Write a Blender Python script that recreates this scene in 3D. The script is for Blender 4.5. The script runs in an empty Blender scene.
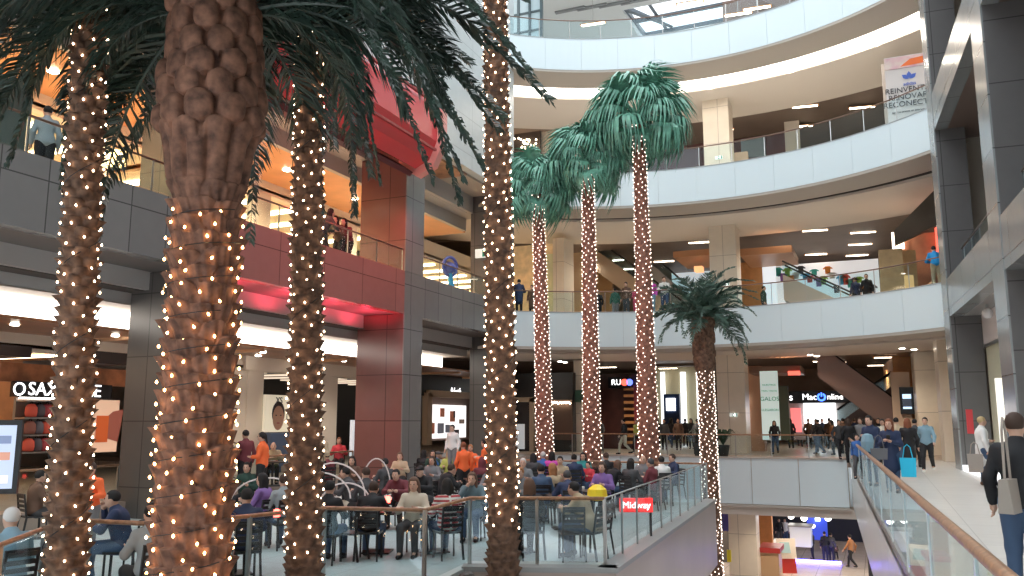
import bpy, math, random
import numpy as np
from mathutils import Vector, Matrix, Euler, noise
random.seed(7)
R_ = math.radians
SC = bpy.context.scene
COL = SC.collection

# ---------------------------------------------------------------- camera, world, exposure
FPX = 840.0; PITCH = math.atan(132/FPX); YAW = R_(23.3); CZ = 1.65
cam_d = bpy.data.cameras.new('camera'); cam = bpy.data.objects.new('camera', cam_d); COL.objects.link(cam)
cam_d.sensor_width = 36; cam_d.lens = FPX/1024*36; cam_d.clip_end = 400; cam_d.clip_start = .05
cam.location = (0, 0, CZ); cam.rotation_euler = (math.pi/2+PITCH, 0, YAW)
SC.camera = cam
SC.view_settings.view_transform = 'Standard'; SC.view_settings.look = 'None'
SC.view_settings.gamma = 1; SC.view_settings.use_curve_mapping = False
SC.view_settings.exposure = 0.78
SC.cycles.use_denoising = True
SC.cycles.max_bounces = 7; SC.cycles.transparent_max_bounces = 16
SC.cycles.sample_clamp_indirect = 6
w = bpy.data.worlds.new('sky'); SC.world = w; w.use_nodes = True
bg = w.node_tree.nodes['Background']; bg.inputs[0].default_value = (.90, .96, 1.0, 1); bg.inputs[1].default_value = 1.9

FW = Vector((-math.sin(YAW)*math.cos(PITCH), math.cos(YAW)*math.cos(PITCH), math.sin(PITCH)))
RT = Vector((math.cos(YAW), math.sin(YAW), 0)); UP = RT.cross(FW)
def ray(x, y): return FW + RT*((x-512)/FPX) + UP*((288-y)/FPX)
C0 = Vector((0, 0, CZ))
def at(x, y, d): return C0 + ray(x, y)*d
def onz(x, y, z): r = ray(x, y); return C0 + r*((z-CZ)/r.z)
def onx(x, y, X): r = ray(x, y); return C0 + r*(X/r.x)
def ony(x, y, Y): r = ray(x, y); return C0 + r*(Y/r.y)
def az(p): return math.atan2(p.x, p.y)           # bearing from +Y towards +X
RA = R_(2.9)                                      # the right hand side runs 2.9 degrees off the left
def rp(s, d, z=0): return Vector((d*math.cos(RA)-s*math.sin(RA), d*math.sin(RA)+s*math.cos(RA), z))

# ---------------------------------------------------------------- lamps
def spot(loc, power, color=(1, .85, .68), size=100, r=.12, blend=.6, rot=(0, 0, 0)):
    l = bpy.data.lights.new('lamp', 'SPOT'); l.energy = power; l.color = color; l.spot_size = R_(size); l.spot_blend = blend; l.shadow_soft_size = r
    o = bpy.data.objects.new('spot_lamp', l); COL.objects.link(o); o.location = loc; o.rotation_euler = rot; o['kind'] = 'helper'; return o
WARM = (1, .72, .42); NEUT = (1, .88, .72)
for (x, y) in [(-18.6, 10), (-18.6, 19), (-18.6, 23.5), (-18.6, 29.5)]:
    spot((x, y, 4.0), 190, NEUT, 150)
for (x, y) in [(-19.5, 9), (-19.5, 13), (-19.5, 18), (-19.5, 22.5), (-19.5, 29.5), (-24, 12), (-24, 20), (-24, 29)]:
    spot((x, y, 10.6), 480, WARM, 150)
for z, c in ((4.7, NEUT), (11.5, NEUT), (18.3, NEUT)):
    for (x, y) in [(-12, 44), (-4, 46), (-8, 54), (0, 42), (0, 53), (-16, 50)]:
        spot((x, y, z), 260 if z < 18 else 200, c, 150)
spot((-14.6, 20, 10.1), 300, (1, .06, .07), 160)
spot((-14.3, 24.5, 9.8), 150, (1, .08, .08), 160)
for y in (18, 20.4, 22.8, 24.8): spot((-16.2, y, 4.75), 70, (1, .05, .10), 165, rot=(0, R_(180), 0))  # unseen red uplights added to redden the soffit; no fixture there
for x in (-1.5, -5, -9): spot((x, 50, -2.6), 300, NEUT, 150)
spot((-4, 43, -2.7), 200, NEUT, 150)

# ---------------------------------------------------------------- materials
MATS = {}
def mat(name, col, rough=.6, metal=0, emit=0, noise_s=0, noise_a=.15, spec=.5, bump=0, col2=None, alpha=None, ecol=None):
    if name in MATS: return MATS[name]
    m = bpy.data.materials.new(name); m.use_nodes = True; nt = m.node_tree; b = nt.nodes['Principled BSDF']
    b.inputs['Base Color'].default_value = (*col, 1); b.inputs['Roughness'].default_value = rough; b.inputs['Metallic'].default_value = metal
    b.inputs['Specular IOR Level'].default_value = spec
    if emit:
        b.inputs['Emission Color'].default_value = (*(ecol or col), 1); b.inputs['Emission Strength'].default_value = emit
    tc = None
    if noise_s:
        tc = nt.nodes.new('ShaderNodeTexCoord'); n = nt.nodes.new('ShaderNodeTexNoise'); n.inputs['Scale'].default_value = noise_s; n.inputs['Detail'].default_value = 5
        nt.links.new(tc.outputs['Object'], n.inputs['Vector'])
        r = nt.nodes.new('ShaderNodeValToRGB'); c2 = col2 or tuple(c*(1-noise_a*2) for c in col)
        r.color_ramp.elements[0].color = (*c2, 1); r.color_ramp.elements[1].color = (*[min(1, c*(1+noise_a)) for c in col], 1)
        r.color_ramp.elements[0].position = .3; r.color_ramp.elements[1].position = .7
        nt.links.new(n.outputs['Fac'], r.inputs['Fac']); nt.links.new(r.outputs['Color'], b.inputs['Base Color'])
        if bump:
            bp = nt.nodes.new('ShaderNodeBump'); bp.inputs['Strength'].default_value = bump; nt.links.new(n.outputs['Fac'], bp.inputs['Height']); nt.links.new(bp.outputs['Normal'], b.inputs['Normal'])
    MATS[name] = m; return m
def glass(name, tint=(.9, .97, .98), fac=.1, rough=.02):
    if name in MATS: return MATS[name]
    m = bpy.data.materials.new(name); m.use_nodes = True; nt = m.node_tree; nt.nodes.clear()
    o = nt.nodes.new('ShaderNodeOutputMaterial'); mx = nt.nodes.new('ShaderNodeMixShader'); t = nt.nodes.new('ShaderNodeBsdfTransparent'); g = nt.nodes.new('ShaderNodeBsdfGlossy')
    lw = nt.nodes.new('ShaderNodeLayerWeight'); lw.inputs[0].default_value = .5; pw = nt.nodes.new('ShaderNodeMath'); pw.operation = 'POWER'; pw.inputs[1].default_value = 4; ml = nt.nodes.new('ShaderNodeMath'); ml.operation = 'MULTIPLY'; ml.inputs[1].default_value = .3
    nt.links.new(lw.outputs['Facing'], pw.inputs[0]); nt.links.new(pw.outputs[0], ml.inputs[0]); f = ml
    ad = nt.nodes.new('ShaderNodeMath'); ad.operation = 'ADD'; ad.inputs[1].default_value = fac; ad.use_clamp = True
    t.inputs[0].default_value = (*tint, 1); g.inputs['Roughness'].default_value = rough; g.inputs['Color'].default_value = (.9, .95, 1, 1)
    nt.links.new(f.outputs[0], ad.inputs[0]); nt.links.new(ad.outputs[0], mx.inputs[0]); nt.links.new(t.outputs[0], mx.inputs[1]); nt.links.new(g.outputs[0], mx.inputs[2]); nt.links.new(mx.outputs[0], o.inputs[0])
    MATS[name] = m; return m
def tiled(name, col, sx, sy, gap=.012, rough=.35, axes='XY', gcol=None, var=.04, spec=.5, off=.0):
    """panels with thin joints, in object space (metres)"""
    if name in MATS: return MATS[name]
    m = bpy.data.materials.new(name); m.use_nodes = True; nt = m.node_tree; b = nt.nodes['Principled BSDF']
    tc = nt.nodes.new('ShaderNodeTexCoord'); sp = nt.nodes.new('ShaderNodeSeparateXYZ'); cb = nt.nodes.new('ShaderNodeCombineXYZ')
    nt.links.new(tc.outputs['Object'], sp.inputs[0]); nt.links.new(sp.outputs[axes[0]], cb.inputs[0]); nt.links.new(sp.outputs[axes[1]], cb.inputs[1])
    br = nt.nodes.new('ShaderNodeTexBrick'); br.offset = off; br.inputs['Scale'].default_value = 1
    br.inputs['Brick Width'].default_value = sx; br.inputs['Row Height'].default_value = sy; br.inputs['Mortar Size'].default_value = gap; br.inputs['Mortar Smooth'].default_value = 0
    br.inputs['Color1'].default_value = (*col, 1); br.inputs['Color2'].default_value = (*[c*(1-var*2) for c in col], 1); br.inputs['Mortar'].default_value = (*(gcol or [c*.35 for c in col]), 1)
    nt.links.new(cb.outputs[0], br.inputs['Vector'])
    n = nt.nodes.new('ShaderNodeTexNoise'); n.inputs['Scale'].default_value = 3; nt.links.new(tc.outputs['Object'], n.inputs['Vector'])
    mx = nt.nodes.new('ShaderNodeMix'); mx.data_type = 'RGBA'; mx.blend_type = 'MULTIPLY'; mx.inputs['Factor'].default_value = .12
    nt.links.new(br.outputs['Color'], mx.inputs['A']); nt.links.new(n.outputs['Fac'], mx.inputs['B']); nt.links.new(mx.outputs['Result'], b.inputs['Base Color'])
    b.inputs['Roughness'].default_value = rough; b.inputs['Specular IOR Level'].default_value = spec
    MATS[name] = m; return m

M_white = mat('white_panel', (.74, .84, .88), .3)
M_seam = mat('panel_seam', (.42, .46, .48), .6)
M_tan = mat('tan_soffit', (.50, .45, .40), .55)
M_beige = mat('beige_soffit', (.78, .71, .64), .7)
M_slot = mat('slot_dark', (.09, .08, .075), .8)
M_inner = mat('brown_ceiling', (.22, .165, .135), .5, noise_s=.6, noise_a=.08)
M_bronze = mat('bronze_rail', (.20, .13, .10), .3, .6)
M_wood = mat('wood_rail', (.42, .22, .12), .3, noise_s=14, noise_a=.2)
M_steel = mat('brushed_steel', (.45, .45, .44), .3, .9)
M_dark = mat('dark_metal', (.03, .03, .032), .4, .2)
M_black = mat('black_sign', (.008, .008, .01), .3)
M_glass = glass('rail_glass', fac=.02); M_glass2 = glass('front_rail_glass', (.88, .94, .95), .035)
M_shopglass = glass('shop_glass', (.92, .95, .95), .06)
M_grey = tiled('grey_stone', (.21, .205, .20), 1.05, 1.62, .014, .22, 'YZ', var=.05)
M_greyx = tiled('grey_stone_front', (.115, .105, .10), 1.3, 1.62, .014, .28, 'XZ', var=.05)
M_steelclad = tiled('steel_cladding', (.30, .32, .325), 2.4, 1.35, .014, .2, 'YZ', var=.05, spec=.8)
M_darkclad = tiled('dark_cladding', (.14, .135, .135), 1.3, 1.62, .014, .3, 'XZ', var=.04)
M_palewall = tiled('pale_wall', (.62, .66, .67), 2.4, 1.6, .014, .35, 'YZ', var=.02, gcol=(.42, .45, .46))
M_redglowclad = tiled('red_glow_cladding', (.36, .135, .12), 2.1, 1.6, .012, .25, 'YZ', var=.05)  # red light falling on the beam, painted into the panel colour
M_redglowstone = tiled('red_glow_stone', (.20, .085, .078), 2.0, 1.62, .014, .2, 'XZ', var=.05)  # red glow and reflections on the pillar put into its stone colour
M_marble = tiled('beige_marble', (.92, .81, .67), 1.7, 2.0, .012, .3, 'XZ', gcol=(.5, .42, .34), var=.03)
M_orange = mat('orange_wood', (.62, .28, .10), .45, noise_s=2, noise_a=.1)
M_floor = tiled('floor_tiles', (.78, .75, .70), 1.2, 1.2, .008, .3, 'XY', gcol=(.55, .52, .48), var=.02)
M_deck = tiled('terrace_tiles', (.58, .66, .66), 1.0, 1.0, .01, .4, 'XY', gcol=(.4, .44, .44), var=.03)
M_ledge = mat('ledge_stone', (.33, .34, .34), .35)
M_tface = mat('terrace_face', (.52, .42, .37), .35, noise_s=.5, noise_a=.05)
M_lit = mat('light_white', (1, .95, .88), emit=4.0)
M_lit2 = mat('light_bar', (1, .86, .66), emit=7.0)
M_cove = mat('cove_light', (1, .93, .84), emit=2.2)
M_shoplit = mat('shop_light', (1, .78, .50), emit=5.0)
M_dl = mat('downlight', (1, .9, .75), emit=14.0)

# ---------------------------------------------------------------- mesh helpers
class MB:
    def __init__(s): s.v = []; s.f = []; s.mi = []
    def add(s, vs, fs, m=0):
        n = len(s.v); s.v += [tuple(p) for p in vs]; s.f += [tuple(n+i for i in f) for f in fs]; s.mi += [m]*len(fs); return s
    def box(s, x0, x1, y0, y1, z0, z1, m=0):
        s.add([(x0,y0,z0),(x1,y0,z0),(x1,y1,z0),(x0,y1,z0),(x0,y0,z1),(x1,y0,z1),(x1,y1,z1),(x0,y1,z1)],
              [(0,3,2,1),(4,5,6,7),(0,1,5,4),(1,2,6,5),(2,3,7,6),(3,0,4,7)], m); return s
    def hexa(s, p, m=0):
        s.add(p, [(0,3,2,1),(4,5,6,7),(0,1,5,4),(1,2,6,5),(2,3,7,6),(3,0,4,7)], m); return s
    def wall(s, a, b, z0, z1, th, m=0):
        """upright slab from a to b (2D), th to the left of the direction"""
        a = Vector(a[:2]); b = Vector(b[:2]); d = (b-a).normalized(); n = Vector((-d.y, d.x))*th
        p = [a, b, b+n, a+n]
        return s.hexa([(*q, z0) for q in p]+[(*q, z1) for q in p], m)
    def poly(s, pts, z0, z1, m=0):
        n = len(pts); s.add([(p[0], p[1], z0) for p in pts]+[(p[0], p[1], z1) for p in pts],
            [tuple(reversed(range(n))), tuple(range(n, 2*n))]+[(i, (i+1)%n, n+(i+1)%n, n+i) for i in range(n)], m); return s
    def bar(s, a, b, w, h=None, m=0):
        a = Vector(a); b = Vector(b); h = h or w; d = (b-a).normalized()
        u = d.cross(Vector((0,0,1))); u = Vector((1,0,0)) if u.length < 1e-3 else u.normalized(); v = u.cross(d)
        c = [u*w/2+v*h/2, -u*w/2+v*h/2, -u*w/2-v*h/2, u*w/2-v*h/2]
        return s.hexa([a+c[i] for i in range(4)]+[b+c[i] for i in range(4)], m)
    def tube(s, pts, rad, n=8, m=0, cap=True):
        pts = [Vector(p) for p in pts]; k = len(pts); rad = rad if hasattr(rad, '__len__') else [rad]*k
        vs = []; prev = None
        for i, p in enumerate(pts):
            d = (pts[min(i+1, k-1)]-pts[max(i-1, 0)]).normalized()
            if prev is None:
                u = d.cross(Vector((0,0,1))); u = Vector((1,0,0)) if u.length < .05 else u.normalized()
            else: u = (prev - d*prev.dot(d)).normalized()
            prev = u; v = d.cross(u)
            vs += [p+(u*math.cos(2*math.pi*j/n)+v*math.sin(2*math.pi*j/n))*rad[i] for j in range(n)]
        fs = [(i*n+j, i*n+(j+1)%n, (i+1)*n+(j+1)%n, (i+1)*n+j) for i in range(k-1) for j in range(n)]
        if cap: fs += [tuple(reversed(range(n))), tuple(range((k-1)*n, k*n))]
        return s.add(vs, fs, m)
    def lathe(s, prof, c=(0,0,0), n=16, m=0):
        vs = [(c[0]+r*math.cos(2*math.pi*j/n), c[1]+r*math.sin(2*math.pi*j/n), c[2]+z) for r, z in prof for j in range(n)]
        k = len(prof); fs = [(i*n+j, i*n+(j+1)%n, (i+1)*n+(j+1)%n, (i+1)*n+j) for i in range(k-1) for j in range(n)]
        fs += [tuple(reversed(range(n))), tuple(range((k-1)*n, k*n))]
        return s.add(vs, fs, m)
    def ball(s, c, r, n=8, k=5, m=0, sz=1):
        return s.lathe([(max(1e-4, r*math.sin(math.pi*i/k)), -r*sz*math.cos(math.pi*i/k)) for i in range(k+1)], c, n, m)
    def mesh(s, name, ms, smooth=False):
        me = bpy.data.meshes.new(name); me.from_pydata(s.v, [], s.f)
        for m_ in (ms if isinstance(ms, (list, tuple)) else [ms]): me.materials.append(m_)
        if any(s.mi): me.polygons.foreach_set('material_index', s.mi)
        if smooth: me.polygons.foreach_set('use_smooth', [True]*len(me.polygons))
        me.update(); return me
    def build(s, name, ms, parent=None, smooth=False):
        return link(name, s.mesh(name, ms, smooth), parent)
def link(name, me, parent=None):
    o = bpy.data.objects.new(name, me); COL.objects.link(o)
    if parent: o.parent = parent
    return o
def tag(o, label=None, cat=None, group=None, kind=None):
    if label: o['label'] = label
    if cat: o['category'] = cat
    if group: o['group'] = group
    if kind: o['kind'] = kind
    return o
def empty(name, loc=(0,0,0), rz=0, label=None, cat=None, group=None):
    o = bpy.data.objects.new(name, None); COL.objects.link(o); o.location = loc; o.rotation_euler = (0,0,rz); o.empty_display_size = .1
    return tag(o, label, cat, group)
def struct(name, mb, m): return tag(mb.build(name, m), kind='structure')
def children(o): return [c for c in bpy.data.objects if c.parent == o]
def tree_list(o): return [(c, [g for g in children(c)]) for c in children(o)]
def copy_tree(o, tl, loc=None, rz=None, label=None, group=None):
    c = o.copy(); COL.objects.link(c)
    if loc is not None: c.location = loc
    if rz is not None: c.rotation_euler = (0,0,rz)
    if label: c['label'] = label
    if group: c['group'] = group
    for ch, gs in tl:
        d = ch.copy(); COL.objects.link(d); d.parent = c
        for g in gs:
            e = g.copy(); COL.objects.link(e); e.parent = d
    return c
def text(name, body, size, loc, right, m, parent=None, extrude=.01, align='CENTER', face=None, shear=0):
    """flat lettering standing upright; right = world direction of reading"""
    cu = bpy.data.curves.new(name, 'FONT'); cu.body = body; cu.size = size; cu.extrude = extrude; cu.align_x = align; cu.align_y = 'CENTER'; cu.shear = shear; cu.resolution_u = 3
    t_ = bpy.data.objects.new('tmp', cu); COL.objects.link(t_); bpy.context.view_layer.update()
    me = bpy.data.meshes.new_from_object(t_.evaluated_get(bpy.context.evaluated_depsgraph_get())); bpy.data.objects.remove(t_); me.materials.clear(); me.materials.append(m)
    o = bpy.data.objects.new(name, me); COL.objects.link(o)
    r = Vector(right).normalized(); up = Vector((0,0,1)); n = r.cross(up)
    mw = Matrix(((r.x, up.x, n.x, loc[0]), (r.y, up.y, n.y, loc[1]), (r.z, up.z, n.z, loc[2]), (0,0,0,1)))
    if parent: o.parent = parent; mw = parent_matrix(parent).inverted() @ mw
    o.matrix_local = mw
    return o
def parent_matrix(p): return Matrix.Translation(p.location) @ p.rotation_euler.to_matrix().to_4x4()
def yb(px0, px1, py0, py1, Y, th=.2):
    """extent of a thing whose front stands on the plane Y: x0,x1,y0,y1,z0,z1"""
    pm = (py0+py1)/2
    return (ony(px0, pm, Y).x, ony(px1, pm, Y).x, Y, Y+th, ony((px0+px1)/2, py1, Y).z, ony((px0+px1)/2, py0, Y).z)
ORD = ['leftmost', 'second from the left', 'third from the left', 'fourth from the left', 'fifth from the left', 'sixth from the left', 'seventh from the left', 'eighth from the left', 'ninth from the left', 'tenth from the left', 'eleventh from the left', 'twelfth from the left', 'thirteenth from the left', 'fourteenth from the left', 'fifteenth from the left', 'sixteenth from the left']

# ---------------------------------------------------------------- floors and curved galleries
CX, CY, R0 = -7.0, 25.2, 13.0
def arc(R, a): return (CX+R*math.sin(a), CY+R*math.cos(a))
def ring(mb, ra, rb, z0, z1, a0, a1, n=48, m=0):
    for i in range(n):
        u = a0+(a1-a0)*i/n; v = a0+(a1-a0)*(i+1)/n
        p = [arc(ra, u), arc(ra, v), arc(rb, v), arc(rb, u)]
        mb.hexa([(*q, z0) for q in p]+[(*q, z1) for q in p], m)
AL, AR = R_(-39.6), R_(46.6)
LV = {1: 6.6, 2: 13.3, 3: 20.15}
for k, z in LV.items():
    bt = z-1.6
    p = MB(); nseg = 11
    for i in range(nseg):
        u0 = AL+(AR-AL)*i/nseg; u1 = AL+(AR-AL)*(i+1)/nseg-.0007
        ring(p, R0, R0+.08, bt, z, u0, u1, 5)
    struct('trim_%d' % k, p, M_white)
    s = MB(); ring(s, R0+.08, R0+.3, bt+.02, z, AL-.05, AR+.02, 40); ring(s, R0-.02, R0+.12, z, z+.04, AL, AR, 40)
    struct('trim_%d' % (k+3), s, M_seam)
    s = MB(); ring(s, R0+.02, 15.0, bt-.12, bt, AL-.1, AR+.1, 48, 0); g2 = 16.5 if k == 3 else 15.7
    ring(s, g2, 21.2, bt-.12, bt, R_(-62), R_(58), 48, 1)
    ring(s, 14.95, g2+.05, bt+.25, bt+.3, R_(-50), R_(56), 48, 2)
    ring(s, 14.9, 15.0, bt, bt+.28, R_(-50), R_(56), 48, 2); ring(s, g2, g2+.1, bt, bt+.28, R_(-50), R_(56), 48, 2)
    ring(s, 21.1, 21.2, bt, bt+.6, R_(-62), R_(58), 48, 1)
    struct('ceiling_%d' % k, s, [M_tan, M_beige, M_cove if k == 3 else M_slot])
    s = MB(); s.poly([arc(R0+.3, R_(a)) for a in range(-40, 48, 3)]+[(4.0, 33.0), (8, 33.5), (8, 70), (-34, 70), (-34, 36), (-15.5, 35.6)][::1], z-.35, z-.02)
    struct('floor_%d' % k, s, M_floor)
    s = MB(); s.box(-34, 8, 43.6, 70, bt+.5, bt+.62)
    struct('ceiling_%d' % (k+3), s, M_inner)
# gallery level back walls
for k, (z0, z1) in {0: (0, 5.6), 1: (6.6, 12.4), 2: (13.3, 19.2), 3: (20.1, 26)}.items():
    s = MB(); s.box(-34, 8, 68, 68.3, z0, z1); s.box(7.6, 8, 34, 68, z0, z1)
    struct('wall_back_%d' % k, s, mat('back_wall_%d' % k, [(.30, .22, .17), (.46, .34, .24), (.16, .11, .10), (.55, .56, .56)][k], .7, noise_s=.5))
# ground level slab ending in the straight bridge edge
s = MB(); s.poly([(-22, 39.2), (-15.2, 39.2), (-1.28, 39.0), rp(39.3, .69)[:2], (8, 39.5), (8, 70), (-34, 70), (-34, 39.2)], -.35, 0)
struct('floor', s, tiled('floor_warm', (.60, .47, .38), 1.2, 1.2, .01, .3, 'XY', gcol=(.45, .36, .3), var=.03))
s = MB()
xs = np.linspace(-15.2, -1.3, 8)
for i in range(7): s.wall((xs[i], 39.0), (xs[i+1]-.03, 39.0), -2.0, -.03, .1)
struct('trim_7', s, M_white)
s = MB(); s.box(-15.2, -1.3, 39.1, 39.3, -2.0, -.02); s.box(-15.3, -1.25, 38.95, 39.2, -.03, .03); s.box(-15.3, -1.3, 38.96, 39.3, -2.12, -2.02)
struct('trim_8', s, M_tan)
s = MB(); s.box(-24, 8, 39.3, 44, -2.5, -2.1); struct('ceiling_low', s, M_beige)
# lower floor of the void
s = MB(); s.box(-34, 14, -12, 75, -6.9, -6.6)
struct('floor_low', s, tiled('low_tiles', (.62, .54, .49), 1.2, 1.2, .01, .25, 'XY', var=.03))
# right hand walkway
s = MB(); s.poly([rp(-8, .80)[:2], rp(-8, 9)[:2], rp(39.6, 9)[:2], rp(39.6, .80)[:2]], -.35, 0)
struct('floor_4', s, M_floor)
s = MB()
for i in range(20):
    a, b = -8+i*2.36, -8+(i+1)*2.36-.03
    s.wall(rp(a, .80), rp(b, .80), -2.0, -.05, -.1)
s2 = MB(); s2.wall(rp(-8, .72), rp(39.2, .72), -.05, .04, -.16)
s.wall((-1.45, 39.02), rp(39.5, .80), -2.0, -.05, .12); struct('trim_9', s, M_white); struct('trim_10', s2, M_ledge)
s = MB(); s.poly([rp(-8, .9)[:2], rp(-8, 9)[:2], rp(39.6, 9)[:2], rp(39.6, .9)[:2]], -2.1, -1.95); struct('ceiling_low_2', s, M_beige)

# ---------------------------------------------------------------- railings
def railing(label, pts, z0, ztop, cat='railing', mrail=None, spacing=1.6, gl=None, post=.045, rail=.06, posts=True, gap=.08, group=None, cap=None):
    """glass balustrade along a 2D polyline"""
    pts = [Vector(p[:2]) for p in pts]; mrail = mrail or M_bronze; gl = gl or M_glass
    root = empty('glass_railing', (pts[0].x, pts[0].y, z0), 0, label, cat, group); L = Vector((*root.location,))
    def loc(p, z): return Vector((p.x, p.y, z))-L
    t = MB(); t.tube([loc(p, ztop) for p in pts], rail/2, 8); t.build('handrail', mrail, root, True)
    acc = 0; g = MB(); posts_at = []
    for i in range(len(pts)-1):
        a, b = pts[i], pts[i+1]; ln = (b-a).length; n = max(1, round(ln/spacing))
        for j in range(n):
            p = a.lerp(b, j/n); q = a.lerp(b, (j+1)/n); posts_at.append(p)
            d = (q-p).normalized()*.02; p1, q1 = p+d, q-d; nn = Vector((-d.y, d.x)).normalized()*.006
            quad = [p1-nn, q1-nn, q1+nn, p1+nn]
            g.hexa([loc(c, z0+gap) for c in quad]+[loc(c, ztop-.05) for c in quad])
    posts_at.append(pts[-1])
    g.build('glass_panel', gl, root)
    if posts:
        for p in posts_at[:95]:
            b = MB(); b.bar(loc(p, z0), loc(p, ztop), post); b.build('post', M_steel, root)
    return root
def arcpts(R, a0, a1, n): return [arc(R, a0+(a1-a0)*i/n) for i in range(n+1)]
for k, nm in ((1, 'first'), (2, 'second'), (3, 'third')):
    railing('curved glass railing along the white edge of the %s gallery' % nm, arcpts(R0+.1, AL, AR, 13), LV[k], LV[k]+1.0, rail=.055, post=.03)
railing('straight glass railing across the ground floor bridge', [(-15.2, 39.08), (-1.3, 39.08)], .02, 1.0, mrail=M_wood, post=.04)
railing('long glass railing with wooden handrail beside the right walkway', [rp(-6, .72), rp(3, .72), rp(39, .72)], .05, .95, mrail=M_wood, rail=.075, gl=M_glass2, post=.024, spacing=2.4)

# ---------------------------------------------------------------- terrace with planter
ZT = -.75
rail_px = [(-60, 562), (0, 545), (45, 528), (90, 521), (155, 524), (250, 516), (325, 508), (425, 510), (470, 498), (605, 499)]
rail_pts = [onz(x, y, .35) for x, y in rail_px]
corner = Vector((-4.30, 13.9, 0)); far = Vector((-4.95, 26.6, 0))
rail_pts[-1] = corner.copy()
front = [Vector((p.x, p.y)) for p in rail_pts]
deck = [(-22, 4.0)]+[(p.x, p.y) for p in front]+[(far.x, far.y), (-22, far.y)]
s = MB(); s.poly(deck, ZT-.3, ZT); struct('floor_5', s, M_deck)
s = MB(); s.wall((corner.x+.28, corner.y-.25), (far.x+.28, far.y), ZT-.05, ZT+.03, .34)
s.wall((front[-2].x, front[-2].y-.3), (corner.x+.28, corner.y-.25), ZT-.05, ZT+.03, .34)
struct('trim_11', s, M_ledge)
s = MB(); s.wall((corner.x+.24, corner.y-.22), (far.x+.24, far.y), ZT-1.9, ZT-.05, .12); s.wall((front[-2].x, front[-2].y-.27), (corner.x+.24, corner.y-.22), ZT-1.9, ZT-.05, .12)
s.wall((far.x+.24, far.y), (-22, far.y), ZT-1.9, ZT-.05, .12); s.poly(deck, ZT-1.95, ZT-1.9)
struct('wall_terrace', s, M_tface)
railing('front glass railing of the cafe terrace bending around the palms', front, ZT, .35, mrail=M_wood, gl=M_glass2, rail=.06, post=.05, spacing=1.35)
railing('side glass railing of the cafe terrace above the void', [corner, far], ZT, .35, mrail=M_steel, gl=M_glass2, rail=.03, post=.035, spacing=1.25)
railing('wooden railing at the far end of the cafe terrace', [far, (-15, far.y)], ZT, .32, mrail=M_wood, rail=.06, post=.04)
# planter bed in front of the railing
pl = [(p.x, p.y) for p in front[:-1]]
outer = [(p[0]+1.3, p[1]-1.9) for p in pl]
s = MB(); s.poly(pl+outer[::-1], ZT-.75, ZT-.12); struct('trim_12', s, M_ledge)
rk = MB(); rnd = random.Random(3)
for i in range(420):
    t = rnd.random()*(len(pl)-1); i0 = int(t); a = Vector(pl[i0]).lerp(Vector(pl[i0+1]), t-i0); q = a+Vector((1.3, -1.9))*rnd.uniform(.08, .85)
    if i > 220: a = Vector(pl[-2]).lerp(Vector(pl[-1]), rnd.uniform(-.2, 1)); q = a+Vector((1.3, -1.9))*rnd.uniform(.03, .5)
    r = rnd.uniform(.05, .12); rk.ball((q.x, q.y, ZT-.1), r, 6, 4, 0, rnd.uniform(.5, .9))
tag(rk.build('river_stones', mat('river_stone', (.13, .11, .10), .5, noise_s=4, noise_a=.4)), 'dark river stones filling the planter bed around the palm trunks', 'stones', kind='stuff')
# back walkway, slightly higher
s = MB(); s.box(-34, -17.3, -2, 36, -.8, -.35); s.box(-34, -16.5, 26.9, 39.2, -.9, -.1)
s.box(-22, -15.2, 35.0, 39.3, -.9, -.02)
struct('floor_6', s, tiled('warm_back_tiles', (.42, .33, .27), 1.0, 1.0, .01, .35, 'XY', var=.04))
railing('thin glass railing with orange wood handrail behind the tables, nearer bay', [(-17.3, 9), (-17.3, 15.6)], -.35, .55, mrail=M_wood)
railing('thin glass railing with orange wood handrail behind the tables, farther bay', [(-17.3, 17.4), (-17.3, 25.8)], -.35, .55, mrail=M_wood)

# ---------------------------------------------------------------- left facade
XL = -15.3
def xw(mb, y0, y1, z0, z1, x=XL, th=.35, m=0): mb.box(x-th, x, y0, y1, z0, z1, m)
s = MB(); xw(s, 2, 16.7, 5.4, 6.95); xw(s, 25.8, 35.75, 5.4, 6.95); struct('wall_left', s, M_grey)
s = MB(); xw(s, 16.7, 25.8, 5.4, 6.95); struct('wall_left_redglow', s, M_redglowclad)  # this bay of the beam is coloured red for the light on it
s = MB(); s.box(-17.0, XL-.35, 2, 35.7, 5.42, 5.5, 0); struct('ceiling_7', s, mat('grey_soffit', (.16, .145, .14), .5))
M_fasc = mat('grey_fascia', (.46, .44, .43), .5)
s = MB(); s.box(-17.15, -17.0, 2, 35.7, 4.95, 5.5, 0); s.box(-17.7, -17.15, 2, 35.7, 4.92, 4.98, 1); s.box(-17.85, -17.7, 2, 35.7, 4.62, 5.0, 0); s.box(-18.9, -17.7, 2, 35.7, 4.60, 4.64, 2)
struct('trim_13', s, [M_fasc, M_slot, mat('cream_soffit', (.70, .62, .54), .6)])
s = MB(); s.box(-19.1, -18.9, 2, 35.5, 4.13, 4.6); struct('trim_14', s, mat('cove_bright', (1, .93, .84), emit=3.2))
s = MB(); s.box(-22, -18.9, 2, 47, 4.06, 4.13, 0)
for y in range(3, 46, 5): s.box(-21.6, -19.3, y, y+.25, 3.97, 4.07, 1)
struct('ceiling_8', s, [mat('copper_ceiling', (.36, .17, .09), .28, noise_s=1.2, noise_a=.2), mat('peach_beam', (.8, .5, .3), .5)])
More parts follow.
